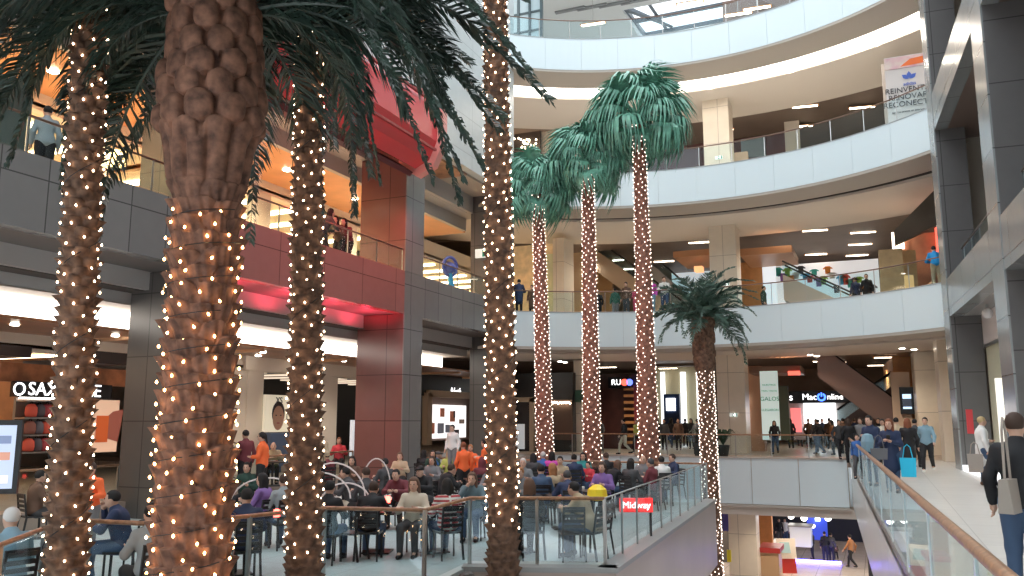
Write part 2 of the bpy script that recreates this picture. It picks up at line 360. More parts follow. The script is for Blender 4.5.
# columns
def column(y0, y1, xb, z0, z1, side, front, n):
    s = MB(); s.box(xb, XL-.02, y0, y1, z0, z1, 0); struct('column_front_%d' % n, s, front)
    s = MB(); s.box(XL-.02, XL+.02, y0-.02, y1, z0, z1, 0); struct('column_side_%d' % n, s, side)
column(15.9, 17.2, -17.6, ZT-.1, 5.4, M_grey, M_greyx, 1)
column(25.8, 27.1, -17.25, ZT-.1, 5.4, M_grey, M_redglowstone, 2)
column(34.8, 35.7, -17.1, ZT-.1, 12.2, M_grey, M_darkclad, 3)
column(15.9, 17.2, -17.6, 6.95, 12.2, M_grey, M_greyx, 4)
column(25.8, 27.1, -17.25, 6.95, 12.2, M_grey, M_redglowstone, 5)
s = MB(); xw(s, 2, 35.75, 12.2, 30, XL, .4); struct('wall_left_upper', s, M_palewall)
s = MB(); s.box(-17.0, XL-.4, 2, 31.5, 12.1, 12.2, 0); s.box(-17.0, XL-.4, 31.5, 35.7, 12.1, 12.2, 1); s.box(-17.2, -17.0, 2, 35.7, 11.3, 12.2, 2); s.box(-17.8, -17.2, 2, 35.7, 11.28, 11.36, 2); s.box(-18.0, -17.8, 2, 35.7, 10.7, 11.36, 2)
struct('trim_15', s, [mat('copper_soffit', (.50, .24, .12), .3, noise_s=1.5, noise_a=.3), M_tan, M_fasc])
# first gallery, left: floor, ceiling, shops
s = MB(); s.box(-34, XL-.3, -2, 36, 6.3, 6.6); struct('floor_7', s, M_floor)
s = MB(); s.box(-34, -18.0, 2, 36, 10.7, 10.8); struct('ceiling_9', s, mat('orange_ceiling', (.72, .36, .16), .4, noise_s=1, noise_a=.08))
railing('glass railing on the left first gallery before the red lit bay', [(XL-.12, 3), (XL-.12, 15.9)], 6.95, 7.75, post=.03)
railing('glass railing on the left first gallery under the red canopy', [(XL-.12, 17.2), (XL-.12, 25.8)], 6.95, 7.75, post=.03)
railing('glass railing on the left first gallery in front of the bright shop', [(XL-.12, 27.1), (XL-.12, 34.8)], 6.95, 7.75, post=.03)
M_cream = mat('cream_wall', (.86, .70, .50), .6); M_creamw = mat('cream_white', (.84, .76, .66), .6)
def shop_run(z0, zt, x, y0, y1, bays, wallm, n, bulk, lightm, depth=5, bulkm=None):
    s = MB(); s.box(x-.3, x, y0, y1, zt-bulk, zt, 0); s.box(x-depth-.2, x-depth, y0, y1, z0, zt, 1); s.box(x-depth, x, y0, y1, zt-bulk+.1, zt-bulk+.2, 1)
    for b in bays: s.box(x-.35, x+.05, b, b+.9, z0, zt-bulk, 0)
    struct('wall_shop_%d' % n, s, [bulkm or M_creamw, wallm])
    s = MB(); yy = y0+.8
    while yy < y1-1:
        s.box(x-depth+.6, x-.8, yy, yy+.35, zt-bulk+.02, zt-bulk+.07); yy += 1.9
    tag(s.build('ceiling_light_strips_%d' % n, lightm), kind='structure')
shop_run(6.6, 10.7, -21, 2, 20.4, [8, 12.6, 16.8], M_cream, 1, .5, M_shoplit)
shop_run(6.6, 10.7, -21, 21, 36, [24.3, 30.2], M_cream, 2, .5, M_shoplit)
shop_run(6.6, 10.7, -20.5, 36, 52, [], M_cream, 3, .9, M_shoplit)
shop_run(-.35, 4.06, -22, 2, 20, [], mat('shop_wood', (.52, .26, .13), .5, noise_s=1.5), 4, .5, M_shoplit)
shop_run(-.35, 4.06, -22, 24.6, 47, [24.6, 30.5], mat('shop_dark', (.03, .028, .03), .5), 5, .55, mat('dim_shop_light', (1, .8, .6), emit=.6))
# downlights (small discs)
def downlights(pts, label, group, size=.11, m=None):
    b = MB(); b.lathe([(size, 0), (size, -.02), (size*.8, -.03)], n=10); me = b.mesh('downlight', m or M_dl)
    pts = sorted(pts, key=lambda p: (Vector(p)-C0).dot(RT)/(Vector(p)-C0).dot(FW))
    for i, p in enumerate(pts):
        o = link('downlight', me); o.location = p
        tag(o, (ORD[i] if i < len(ORD) else 'one') + ' of the ' + label, 'ceiling light', group)
downlights([(-20, y, 4.05) for y in (12, 14.5, 17.6, 20, 22, 24, 26.5, 29, 31)]+[(-21.3, y, 4.05) for y in (18.5, 23, 25.3, 28)], 'round downlights in the copper ceiling above the shops', 'downlights in the copper ceiling')
downlights([(-19.3, y, 10.68) for y in (9.5, 11, 12.6, 14.4, 18.8, 21, 24, 28.4, 31)], 'round downlights in the orange first gallery ceiling', 'downlights in the orange ceiling', .15)
# red canopy pod
prof = [(XL, 10.9), (-14.6, 10.5), (-14.05, 10.75), (-13.75, 11.4), (-13.75, 12.5), (-14.1, 13.1), (-14.7, 13.35), (XL, 13.2)]
def extr(prof, y0, y1, mb, m=0):
    n = len(prof); mb.add([(x, y0, z) for x, z in prof]+[(x, y1, z) for x, z in prof], [tuple(range(n)), tuple(reversed(range(n, 2*n)))]+[(i, n+i, n+(i+1) % n, (i+1) % n) for i in range(n)], m)
pod = empty('red_canopy', (XL, 20, 10.5), 0, 'long rounded red canopy projecting from the pale upper wall', 'canopy')
def lo(pr, o): return [(x-o.location.x, z-o.location.z) for x, z in pr]
b = MB(); extr(lo(prof, pod), -8, 5.2, b); b.build('canopy_shell', mat('red_gloss', (.72, .075, .085), .25), pod)
cx = -14.75; cz = 11.95
b = MB(); big = [(cx+(x-cx)*1.22 if x > XL+.01 else XL, cz+(z-cz)*1.2) for x, z in prof]; extr(lo(big, pod), 5.2, 5.55, b); b.build('end_flange', mat('pink_flange', (.85, .35, .32), .4), pod)
b = MB(); extr(lo([(XL+.02, 10.55), (-14.75, 10.2), (-14.65, 10.35), (XL+.02, 10.8)], pod), -8, 5.1, b); b.build('lip_shadow', mat('maroon', (.12, .01, .015), .4), pod)  # dark strip standing for the shadow under the canopy lip
for zz in (11.05, 12.75):
    b = MB(); b.box(1.5, 1.6, -8, 5.1, zz-10.5-.04, zz-10.5+.04); b.build('trim_strip', mat('red_dark', (.35, .03, .035), .4), pod)

# shop signs and windows on the left
def xb(px0, px1, py0, py1, X):
    pm = (py0+py1)/2; a = onx(px0, pm, X); b_ = onx(px1, pm, X); pc = (px0+px1)/2
    return a.y, b_.y, onx(pc, py1, X).z, onx(pc, py0, X).z
def xsign(name, px0, px1, py0, py1, X, m, label=None, cat=None, th=.12, parent=None, kind=None):
    y0, y1, z0, z1 = xb(px0, px1, py0, py1, X)
    b = MB(); b.box(X-th, X, y0, y1, z0, z1); o = b.build(name, m, parent)
    if label: tag(o, label, cat)
    if kind: tag(o, kind=kind)
    return o, (y0, y1, z0, z1)
M_text = mat('white_letters', (1, 1, 1), emit=1.6)
xsign('wall_wood_band', 0, 128, 366, 384, -21.9, mat('wood_band', (.46, .17, .07), .4, noise_s=3, noise_a=.2), kind='structure')
xsign('wall_dark_box', -10, 32, 345, 356, -20.5, mat('brown_black', (.045, .032, .03), .5), kind='structure', th=1.2)
xsign('wall_dark_box_2', 88, 128, 352, 364, -20.8, mat('brown_black', (.045, .032, .03), .5), kind='structure', th=1.2)
so, (y0, y1, z0, z1) = xsign('shop_sign', 15, 112, 383, 398, -21.75, M_black, 'black shop sign with white letters SAXOLINE above the bag display', 'sign', .2)
text('lettering', 'SAXOLINE', .52, (-21.74, (onx(27, 390, -21.7).y+onx(104, 390, -21.7).y)/2, (z0+z1)/2), (0, 1, 0), M_text, so)
b = MB(); yy = onx(20, 389, -21.7).y
b.tube([(-21.72, yy+.16*math.cos(t), (z0+z1)/2+.16*math.sin(t)) for t in np.linspace(0, 6.28, 15)], .025, 5); b.build('round_emblem', M_text, so)
M_shopw = mat('lit_white_wall', (.95, .93, .9), emit=.6)
# shelves with bags
wl, (y0, y1, z0, z1) = xsign('display_shelf', 14, 62, 398, 452, -22.4, mat('shelf_grey', (.25, .2, .17), .6), 'tall lit display shelf packed with bags and backpacks inside the shop', 'shelf', .1)
b = MB()
for k in range(4): b.box(-22.4, -21.98, y0, y1, z0+(z1-z0)*k/3.2-.02, z0+(z1-z0)*k/3.2+.02)
b.build('shelf_board', M_steel, wl)
b = MB(); b.box(-22.3, -22.1, y0, y1, z1-.03, z1+.05); b.build('light_strip', M_lit, wl)
bagcols = [(.75, .12, .08), (.8, .25, .06), (.10, .09, .12), (.30, .12, .10), (.5, .08, .1), (.14, .14, .18), (.85, .45, .1)]
bm = MB(); bm.lathe([(.02, 0), (.15, .02), (.17, .12), (.16, .28), (.10, .36), (.02, .38)], n=10); bagme = bm.mesh('bag', M_dark, True)
hb = MB(); hb.tube([(.05*math.cos(t), 0, .37+.06*math.sin(t)) for t in np.linspace(0, 3.14, 6)], .012, 5); hme = hb.mesh('bag_handle', M_dark)
cn = ['bright red', 'orange', 'black', 'brown', 'crimson', 'slate', 'amber']
for r in range(3):
    for i in range(5):
        o = link('backpack', bagme); o.location = (-22.15, y0+.3+i*(y1-y0-.5)/4.2, z0+(z1-z0)*(r)/3.2+.03)
        ci = (r*3+i*2 + (r == 2)) % 7; o.material_slots[0].link = 'OBJECT'; o.material_slots[0].material = mat('bag_%d' % ci, bagcols[ci], .6)
        h = link('handle', hme, o)
        tag(o, '%s backpack, %s on the %s shelf of the bag shop' % (cn[ci], ORD[i].split(' ')[0] if i else 'leftmost', ['lowest', 'middle', 'top'][r]), 'bag', 'backpacks on the display shelf')
for px0, px1, py0, py1, c, nm, lb in [(94, 118, 400, 452, (.75, .5, .36), 'poster', 'large peach fashion poster in the bag shop beside the dark pillar')]:
    po, (y0, y1, z0, z1) = xsign(nm, px0, px1, py0, py1, -21.8, mat('poster_peach', c, .5, emit=.25), lb, 'poster')
    b = MB(); ym = (y0+y1)/2; b.add([(-21.78, ym-.3, z0+.5), (-21.78, ym+.45, z0+.3), (-21.78, ym+.6, z0+1.3), (-21.78, ym+.2, z1-.35), (-21.78, ym-.25, z1-.7)], [(0, 1, 2, 3, 4)]); b.build('printed_shape', mat('print_red', (.42, .13, .10), .5), po)
    b = MB(); b.add([(-21.775, y0+.05, z0+.3), (-21.775, y0+.5, z0+.3), (-21.775, y0+.5, z0+1.1), (-21.775, y0+.05, z0+1.1)], [(0, 1, 2, 3)]); b.build('printed_shape', mat('print_orange', (.8, .16, .04), .5), po)
# cosmetics shop: cream frame, dark opening, portrait poster
xsign('wall_cream', 246, 262, 362, 480, -21.9, M_creamw, kind='structure'); xsign('wall_cream_2', 299, 330, 362, 480, -21.9, M_creamw, kind='structure')
xsign('wall_cream_3', 246, 360, 357, 374, -21.85, M_creamw, kind='structure')
po, (y0, y1, z0, z1) = xsign('poster', 265, 291, 395, 432, -21.7, mat('poster_cream', (.80, .74, .58), .5, emit=.25), 'cream portrait poster of a short haired face in the dark doorway', 'poster')
ym = (y0+y1)/2; h = z1-z0; zc = z0+h*.38
def disc(y, z, ry, rz, m, name, x): 
    b = MB(); n = 20; b.add([(x, y+ry*math.cos(2*math.pi*i/n), z+rz*math.sin(2*math.pi*i/n)) for i in range(n)], [tuple(range(n))]); return b.build(name, m, po)
disc(ym, zc+.17, h*.27, h*.33, mat('ink', (.03, .02, .02), .6), 'printed_hair', -21.695)
disc(ym, zc, h*.235, h*.33, mat('print_skin', (.42, .24, .17), .6), 'printed_face', -21.69)
disc(ym-.14, zc+.1, .05, .025, MATS['ink'], 'printed_eye', -21.685); disc(ym+.14, zc+.1, .05, .025, MATS['ink'], 'printed_eye', -21.685); disc(ym, zc-.2, .1, .03, mat('print_lip', (.3, .08, .08), .6), 'printed_mouth', -21.685)
text('lettering', 'XS', .35, (-21.68, ym, z1-.22), (0, 1, 0), MATS['ink'], po)
xsign('display_cabinet', 270, 290, 433, 476, -21.3, mat('denim_blue', (.07, .11, .20), .5), 'blue display cabinet standing under the portrait poster', 'cabinet', .5)
po, _ = xsign('banner', 352, 357, 420, 456, -21.2, mat('banner_white', (.75, .78, .85), .5, emit=.3), 'narrow white vertical banner beside the red pillar', 'banner')
# shop right of the red pillar
so, (y0, y1, z0, z1) = xsign('shop_sign', 419, 478, 372, 397, -21.7, M_black, 'black fascia sign with small white script over the lit shop window', 'sign', .3)
text('lettering', 'Nuth', .62, (-21.68, onx(455, 392, -21.7).y, onx(455, 392, -21.7).z), (0, 1, 0), M_text, so, shear=.4)
fr, (y0, y1, z0, z1) = xsign('window_1', 424, 476, 398, 440, -21.8, mat('win_back', (.20, .14, .12), .5), kind='structure')
b = MB()
for (a, c, d, e) in ((y0-.2, y0+.35, z0-.2, z1+.2), (y1-.35, y1+.2, z0-.2, z1+.2), (y0, y1, z1, z1+.35)): b.box(-21.8, -21.5, a, c, d, e)
b.build('window_frame', mat('tan_frame', (.62, .48, .34), .4), fr)
dp, _ = xsign('poster', 429, 466, 405, 438, -21.6, mat('lit_pale', (.85, .82, .8), emit=.9), 'backlit pale display picture inside the script sign shop window', 'poster')
y0, y1, z0, z1 = _
rnd = random.Random(5)
for i in range(9):
    yy = rnd.uniform(y0+.2, y1-.7); zz = rnd.uniform(z0, z1-.6); b = MB(); b.box(-21.6, -21.58+i*.002, yy, yy+rnd.uniform(.2, .7), zz, zz+rnd.uniform(.2, .6)); b.build('printed_shape', mat('pr%d' % (i % 4), [(.7, .25, .15), (.08, .06, .07), (.45, .35, .3), (.3, .32, .4)][i % 4], .5, emit=.1), dp)
sg, (y0, y1, z0, z1) = xsign('exit_sign', 0, 0, 0, 0, XL, M_black, None) if False else (None, (0, 0, 0, 0))
def exit_sign(loc, right, label, sz=.42):
    r = Vector(right).normalized(); root = empty('exit_sign', loc, math.atan2(r.y, r.x), label, 'sign')
    b = MB(); b.box(-sz*1.1, sz*1.1, .0, .06, -sz/2, sz/2); b.build('sign_case', mat('sign_white', (.8, .85, .82), .4, emit=.3), root)
    b = MB(); b.box(-sz*.2, sz*.95, -.01, 0, -sz*.4, sz*.4); gp = b.build('green_panel', mat('exit_green', (.01, .20, .12), .4, emit=.3), root)
    b = MB(); b.add([(-.0, -.015, -.03), (sz*.35, -.015, -.03), (sz*.35, -.015, -.1), (sz*.7, -.015, .0), (sz*.35, -.015, .1), (sz*.35, -.015, .03), (0, -.015, .03)], [(0, 1, 2, 3, 4, 5, 6)]); b.build('arrow', M_text, gp)
    return root
exit_sign(ony(484, 253, 34.75), (1, 0, 0), 'green and white exit sign on the dark far left pillar')
exit_sign(ony(460, 104, 35) if False else onx(485, 107, XL+.05), (0, 1, 0), 'small green exit sign high on the pale upper wall', .35)
# digital kiosk screen far left
p = at(6, 455, 13.0); k = empty('display_screen', (p.x, p.y, -.75), R_(42), 'tall dark framed digital screen standing at the far left', 'screen')
b = MB(); b.box(-.55, .2, -.06, .06, 1.28, 2.4); b.box(-.25, -.05, -.05, .05, 0, 1.3); b.build('screen_frame', M_dark, k)
b = MB(); b.box(-.47, .13, -.075, -.055, 1.36, 2.32); sf = b.build('screen_face', mat('screen_blue', (.45, .52, .68), emit=.5), k)
for zz, c in ((1.85, (.6, .3, .22)), (1.5, (.8, .75, .7)), (2.1, (.2, .25, .4))):
    b = MB(); b.box(-.42, .07, -.08, -.07, zz-.06, zz+.06); b.build('screen_text_block', mat('sb%d' % int(zz*10), c, emit=.4), sf)
# things seen on the first gallery, left
lamp = empty('table_lamp', (-17.6, 15.0, 7.4), 0, 'glowing drum table lamp behind the left gallery glass', 'lamp')
p = onx(117, 160, -17.3); lamp.location = (p.x, p.y, 6.95)
b = MB(); b.lathe([(.12, 0), (.12, .03), (.015, .05), (.015, p.z-7.05)], n=10); b.build('lamp_base', M_steel, lamp)
b = MB(); b.lathe([(.2, p.z-7.1), (.24, p.z-6.95+.2)], n=14); b.build('lamp_shade', mat('lamp_glow', (1, .62, .25), emit=6), lamp)
p = onx(72, 118, -17.6)
# clothes rack / booth seen left
b = MB(); b.box(-19.2, -17.4, p.y-3.2, p.y-1.2, 6.6, 9.2); tag(b.build('display_booth', mat('grey_green', (.10, .13, .12), .6)), 'grey green booth standing behind the left gallery glass', 'booth')
pm = onx(451, 268, -16.6); fl = empty('floor_banner', (pm.x, pm.y, pm.z-1.95), R_(60), 'blue feather shaped promotional stand on the left gallery', 'stand')
b = MB(); b.tube([(.25, 0, 0), (.2, 0, .7), (.0, 0, 1.3), (-.05, 0, 1.7)], [.16, .15, .12, .1], 8); b.build('stand_body', mat('sky_blue', (.06, .42, .75), .4), fl)
b = MB(); b.tube([(-.05+.34*math.cos(t), 0, 2.0+.42*math.sin(t)) for t in np.linspace(0, 6.28, 20)], .07, 6); b.ball((-.05, 0, 1.95), .26, 10, 6); b.build('round_head', mat('violet_blue', (.10, .13, .45), .4), fl)

# ---------------------------------------------------------------- right hand facade
D0 = 4.067
def rw(mb, s0, s1, d0, d1, z0, z1, m=0):
    mb.hexa([tuple(rp(s_, d_, z_)) for z_ in (z0, z1) for s_, d_ in ((s0, d0), (s0, d1), (s1, d1), (s1, d0))], m)
s = MB(); rw(s, -6, 33.2, D0, D0+.4, 5.12, 6.42); struct('wall_right_low', s, M_steelclad)
s = MB(); rw(s, -6, 33.2, D0, D0+.4, 11.75, 13.05); struct('wall_right_high', s, M_steelclad)
s = MB(); rw(s, -6, 33.2, D0, D0+.4, 18.4, 19.7); rw(s, -6, 33.2, D0, D0+.4, 24, 30); struct('wall_right_top', s, M_steelclad)
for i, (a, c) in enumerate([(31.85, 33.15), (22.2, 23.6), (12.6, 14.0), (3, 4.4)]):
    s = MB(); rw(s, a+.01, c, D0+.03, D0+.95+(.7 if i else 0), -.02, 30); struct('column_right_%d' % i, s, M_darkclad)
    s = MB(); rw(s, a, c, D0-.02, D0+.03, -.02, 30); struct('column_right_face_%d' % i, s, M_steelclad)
for i, z in enumerate((5.12, 11.75, 18.4)):
    s = MB(); rw(s, -6, 33.2, D0+.4, D0+6, z+.02, z+.1); struct('ceiling_%d' % (10+i), s, mat('brown_soffit', (.17, .12, .10), .5) if i else mat('grey_soffit2', (.30, .29, .28), .5))
    s = MB(); rw(s, -6, 33.2, D0+.4, D0+6, z+1.2, z+1.48); struct('floor_%d' % (10+i), s, M_floor)
    s = MB(); rw(s, -6, 40, D0+5.2, D0+5.5, z+1.3, z+6.8); struct('wall_right_back_%d' % i, s, mat('dark_back', (.11, .09, .085), .6))
    if i < 2: railing('glass railing of the %s right gallery behind the steel beam' % ('first', 'second')[i], [rp(-5, D0+.55), rp(22, D0+.55), rp(33, D0+.55)], z+1.3, z+2.35, post=.03)
# end wall of right facade
s = MB(); rw(s, 33.2, 33.5, D0+.9, D0+6, -.02, 30); struct('wall_right_end', s, mat('end_wall', (.40, .34, .28), .6))
# ground shop fronts, right
s = MB(); rw(s, -6, 31.8, D0+.95, D0+1.15, 4.1, 5.12, 0); rw(s, -6, 31.8, D0+.93, D0+.97, 4.02, 4.12, 1); rw(s, 24, 31.8, D0+1.0, D0+1.2, -.02, 4.1, 2)
struct('wall_right_shop', s, [mat('pinkish_white', (.80, .74, .72), .5), M_steel, mat('olive_cream', (.62, .60, .44), .5, emit=.0)])
s = MB(); rw(s, 23.6, 31.85, D0+.02, D0+.92, 0, .18); tag(s.build('display_plinth', mat('plinth_white', (.92, .92, .95), .4, emit=.5)), 'low white lit plinth along the right shop window', 'plinth')
s = MB(); rw(s, -6, 22, D0+.6, D0+.75, 0, 4.1); struct('wall_right_shop_near', s, mat('white_shop', (.75, .77, .76), .4))
p = rp(25.0, D0+.5, .18); mn = empty('mannequin', p, R_(-80), 'white draped mannequin on the plinth in the right shop window', 'mannequin')
b = MB(); b.lathe([(.20, 0), (.2, .02), (.03, .04), (.03, .6)], n=12); b.build('stand', M_steel, mn)
b = MB(); b.lathe([(.26, .3), (.22, .6), (.17, .95), (.14, 1.1), (.19, 1.35), (.2, 1.45), (.06, 1.56), (.05, 1.63), (.09, 1.7), (.1, 1.8), (.07, 1.9), (.01, 1.93)], n=14)
b.tube([(.2, 0, 1.45), (.32, .02, 1.15), (.22, -.1, .9)], [.055, .045, .035]); b.tube([(-.2, 0, 1.45), (-.32, .02, 1.15), (-.22, -.1, .9)], [.055, .045, .035]); b.build('figure', mat('manq_white', (.85, .84, .8), .5), mn)
p = rp(27.3, D0+.3, 3.35)
b = MB(); rw(b, 28.9, 29.25, D0+.75, D0+.98, .2, 2.9); tag(b.build('wall_panel_light', mat('ivory', (.88, .86, .78), emit=.5)), 'narrow glowing ivory light panel in the right shop window', 'light panel')
b = MB(); rw(b, 25.2, 25.9, D0+.8, D0+.98, 2.9, 3.9); tag(b.build('menu_board', mat('bk', (.03, .03, .03), .3)), 'small dark board hanging high beside the near right pillar', 'board')
cc = rp(28.5, D0+.6, 4.9); cmr = empty('security_camera', cc, 0, 'white dome camera under the right gallery beam', 'camera')
b = MB(); b.lathe([(.05, .2), (.05, 0)], n=8); b.build('bracket', M_steel, cmr); b = MB(); b.ball((0, 0, -.08), .16, 10, 6); b.build('camera_dome', mat('dome', (.8, .8, .8), .2), cmr)
# walkway side beyond the far pillar: beige pillars, orange wall
for i, (sa, sb, d, m) in enumerate([(38.0, 39.2, 4.3, M_marble), (44.5, 46.0, 4.0, M_marble), (48.0, 56.0, 3.3, M_orange)]):
    s = MB(); rw(s, sa, sb, d, 8.5, 0, 4.9); struct('column_far_%d' % i, s, m)
s = MB(); rw(s, 33.5, 44.5, 5.6, 5.9, 0, 4.9, 0); struct('wall_right_far', s, mat('dark_glass_wall', (.06, .05, .045), .15))
s = MB(); rw(s, 35.0, 37.4, 5.3, 5.6, 0, 4.0); tag(s.build('door_1', mat('honey', (.80, .52, .26), .5, emit=.15)), kind='structure')
# fire hose sign
b = MB(); rw(b, 31.84, 31.86, D0+.25, D0+.45, 1.2, 2.0) ; tag(b.build('notice_panel', mat('red_notice', (.6, .05, .06), .4)), 'small red notice on the dark pillar beside the walkway', 'notice')

# ---------------------------------------------------------------- inside the curved galleries
def blk(name, px0, px1, py0, py1, Y, th, m, label=None, cat=None, parent=None, zmin=None, zmax=None, group=None):
    x0, x1, y0, y1, z0, z1 = yb(px0, px1, py0, py1, Y, th)
    if zmin is not None: z0 = zmin
    if zmax is not None: z1 = zmax
    b = MB(); b.box(x0, x1, y0, y1, z0, z1); o = b.build(name, m, parent)
    if label: tag(o, label, cat, group)
    elif not parent: tag(o, kind='structure')
    return o, (x0, x1, z0, z1)
YC = 43.2
for k, (a, c, f0, f1) in enumerate([(718, 746, 0, 4.95), (711, 738, 6.6, 11.72), (705, 731, 13.3, 18.6)]):
    x0, x1 = ony(a, 420-120*k, YC).x, ony(c, 420-120*k, YC).x
    s = MB(); s.box(x0, x1, YC, YC+1.5, f0, f1+.3); struct('pillar_%d' % k, s, M_marble)
    exit_sign(((x0+x1)/2+.1, YC-.08, f0+1.9), (1, 0, 0), 'tiny green exit sign on the marble pillar of the %s' % ['ground floor', 'first gallery', 'second gallery'][k], .17)
# light bars
bar = MB(); bar.box(-.65, .65, -.09, .09, -.03, .0); barme = bar.mesh('bar_diffuser', M_lit2)
cs = MB(); cs.box(-.72, .72, -.14, .14, -.0, .05); csme = cs.mesh('light_case', M_orange)
def lightbars(px, z, nm):
    px = sorted(px)
    for i, (x, y) in enumerate(px):
        p = onz(x, y, z); o = empty('ceiling_light', (p.x, p.y, z-.02), R_(8), '%s of the linear lights in the %s ceiling' % (ORD[i], nm), 'ceiling light', 'linear lights of the %s ceiling' % nm)
        link('diffuser', barme, o); link('light_case', csme, o)
lightbars([(614, 260), (624, 269), (647, 241), (664, 261), (700, 242), (815, 230), (816, 254), (863, 232), (860, 244), (857, 255)], 12.2, 'first gallery')
lightbars([(805, 106), (801, 126), (862, 107), (722, 130)], 18.9, 'second gallery')
lightbars([(668, 368), (662, 380), (607, 367), (886, 357), (878, 365), (824, 361), (835, 362)], 5.4, 'ground floor')
def spots2(pts, z, nm):
    b = MB(); b.lathe([(.13, 0), (.13, -.03), (.1, -.04)], n=10); me = b.mesh('downlight', M_dl); ca = MB(); ca.lathe([(.17, .02), (.17, -.015), (.13, -.015)], n=12); came = ca.mesh('trim_ring', M_steel)
    for i, (x, y) in enumerate(sorted(pts)):
        p = onz(x, y, z); o = link('spotlight', me); o.location = (p.x, p.y, z); link('trim_ring', came, o)
        tag(o, '%s of the small white spotlights in the %s soffit' % (ORD[i], nm), 'ceiling light', 'spotlights in the %s soffit' % nm)
spots2([(561, 103), (562, 109), (560, 110.5), (711, 87), (713, 93), (714, 97), (791, 71), (800, 79), (876, 44), (888, 52)], 18.5, 'top')
spots2([(560, 361), (565, 362), (723, 358), (729, 359), (810, 354.5), (817, 355.5), (902, 348), (914, 349)], 4.9, 'lowest')
# ---- ground floor shops behind the bridge
blk('wall_shop_black', 515, 573, 373, 460, 42.5, 3, M_black)
fr, (x0, x1, z0, z1) = blk('window_2', 516, 530, 402, 452, 42.3, .15, mat('dim_window', (.04, .035, .04), .2))
b = MB(); b.box(x1, x1+.25, 42.2, 42.45, 0, z1+.2); b.box(x0-.4, x1+.25, 42.2, 42.45, z1, z1+.25); b.build('window_frame', MATS['tan_frame'], fr)
blk('menu_stand', 515, 524, 424, 449, 40.5, .1, mat('menu_white', (.7, .74, .78), .4, emit=.2), 'pale menu board standing before the black shop', 'board')
blk('shelf_back', 546, 572, 400, 440, 42.35, .1, mat('shelfb', (.12, .07, .05), .6))
b = MB(); rnd = random.Random(8)
for i in range(14):
    px = 548+i*1.7; p = ony(px, 402+rnd.random()*1.5, 42.2); b.ball(p, .05, 6, 4)
tag(b.build('string_of_bulbs', M_lit2), 'short string of small bulbs in the black shop window', 'string lights')
blk('pillar_3', 574, 584, 360, 460, 43, 1, M_marble)
blk('hanging_sign', 575, 586, 390, 402, 42.7, .15, mat('deep_green', (.02, .09, .06), .4), 'dark green hanging shop sign beside the marble pillar', 'sign')
blk('wall_maroon', 586, 655, 374, 460, 48, .3, mat('maroon_wood', (.085, .03, .025), .4, noise_s=2))
sg, (x0, x1, z0, z1) = blk('shop_sign', 608, 630, 377, 388, 47.5, .3, M_black, 'black shop sign with white letters and red and blue roundel', 'sign')
text('lettering', 'RU', .46, (x0+.5, 47.48, (z0+z1)/2), (1, 0, 0), M_text, sg)
for dx, c in ((1.0, (.9, .08, .05)), (1.3, (.1, .15, .8))):
    b = MB(); b.tube([(x0+dx, 47.42, (z0+z1)/2), (x0+dx, 47.5, (z0+z1)/2)], .19, 14); b.build('roundel', mat('rd%d' % int(dx*10), c, emit=2), sg)
blk('door_2', 634, 650, 385, 455, 47.7, .2, mat('red_slats', (.28, .05, .06), .4))
b = MB()
x0, x1, _, _, z0, z1 = yb(624, 634, 388, 440, 47.6)
for i in range(9): b.box(x0, x1, 47.6, 47.8, .3+i*.38, .45+i*.38)
tag(b.build('shelf_rack', M_orange), 'orange slatted rack in the maroon shop front', 'shelf')
blk('wall_olive', 655, 712, 366, 458, 62, .3, mat('olive_wall', (.42, .38, .24), .5))
for i, (a, c) in enumerate([(661, 665), (681, 686), (697, 700)]): blk('wall_light_strip_%d' % i, a, c, 372, 432, 61.6, .2, mat('strip_white', (.9, .93, 1), emit=1.2))
sg, (x0, x1, z0, z1) = blk('shop_portal', 664, 680, 394, 440, 61, .3, mat('navy_portal', (.02, .05, .14), .4), 'navy blue shop portal with a bright white sign far back', 'shop front')
b = MB(); b.box(x0+.2, x1-.3, 60.9, 61, z1-1.2, z1-.3); b.build('lit_sign', M_text, sg)
blk('wall_dark_band', 640, 720, 352, 366, 58, .3, M_inner)
blk('pillar_4', 746, 763, 366, 452, 47, 1, mat('brown_pillar', (.46, .25, .15), .5))
for k in range(3):
    b = MB(); x0, x1, _, _, z0, z1 = yb(745, 748, 396+14*k, 405+14*k, 46.8); b.box(x0, x1, 46.85, 47, z0, z1); tag(b.build('wall_light', M_text), ['upper', 'middle', 'lower'][k]+' small white light on the brown pillar edge', 'light', 'small lights on the brown pillar')
sg, (x0, x1, z0, z1) = blk('banner', 761, 779, 371, 440, 44, .06, mat('banner_mint', (.72, .86, .82), .5, emit=.25), 'tall pale mint banner with green lettering GALOS', 'banner')
M_green = mat('green_ink', (.03, .35, .22), .5)
for t_, sz, py in (('GALOS', .29, 399), ('NUESTROS', .13, 385), ('PARA TODOS', .12, 391), ('LLEGARON', .16, 410)):
    text('lettering', t_, sz, ((x0+x1)/2, 43.98, ony(770, py, 44).z), (1, 0, 0), M_green, sg)
blk('wall_green', 780, 789, 386, 440, 46, .3, mat('moss', (.09, .10, .06), .6))
so, (x0, x1, z0, z1) = blk('shop_sign', 789, 868, 391, 403, 54, .4, M_black, 'long black fascia sign reading MacOnline in white', 'sign')
zc = (z0+z1)/2
text('lettering', 'Mac', .52, (ony(809.5, 397, 54).x, 53.97, zc), (1, 0, 0), M_text, so)
text('lettering', 'nline', .48, (ony(835, 397, 54).x, 53.97, zc), (1, 0, 0), M_text, so)
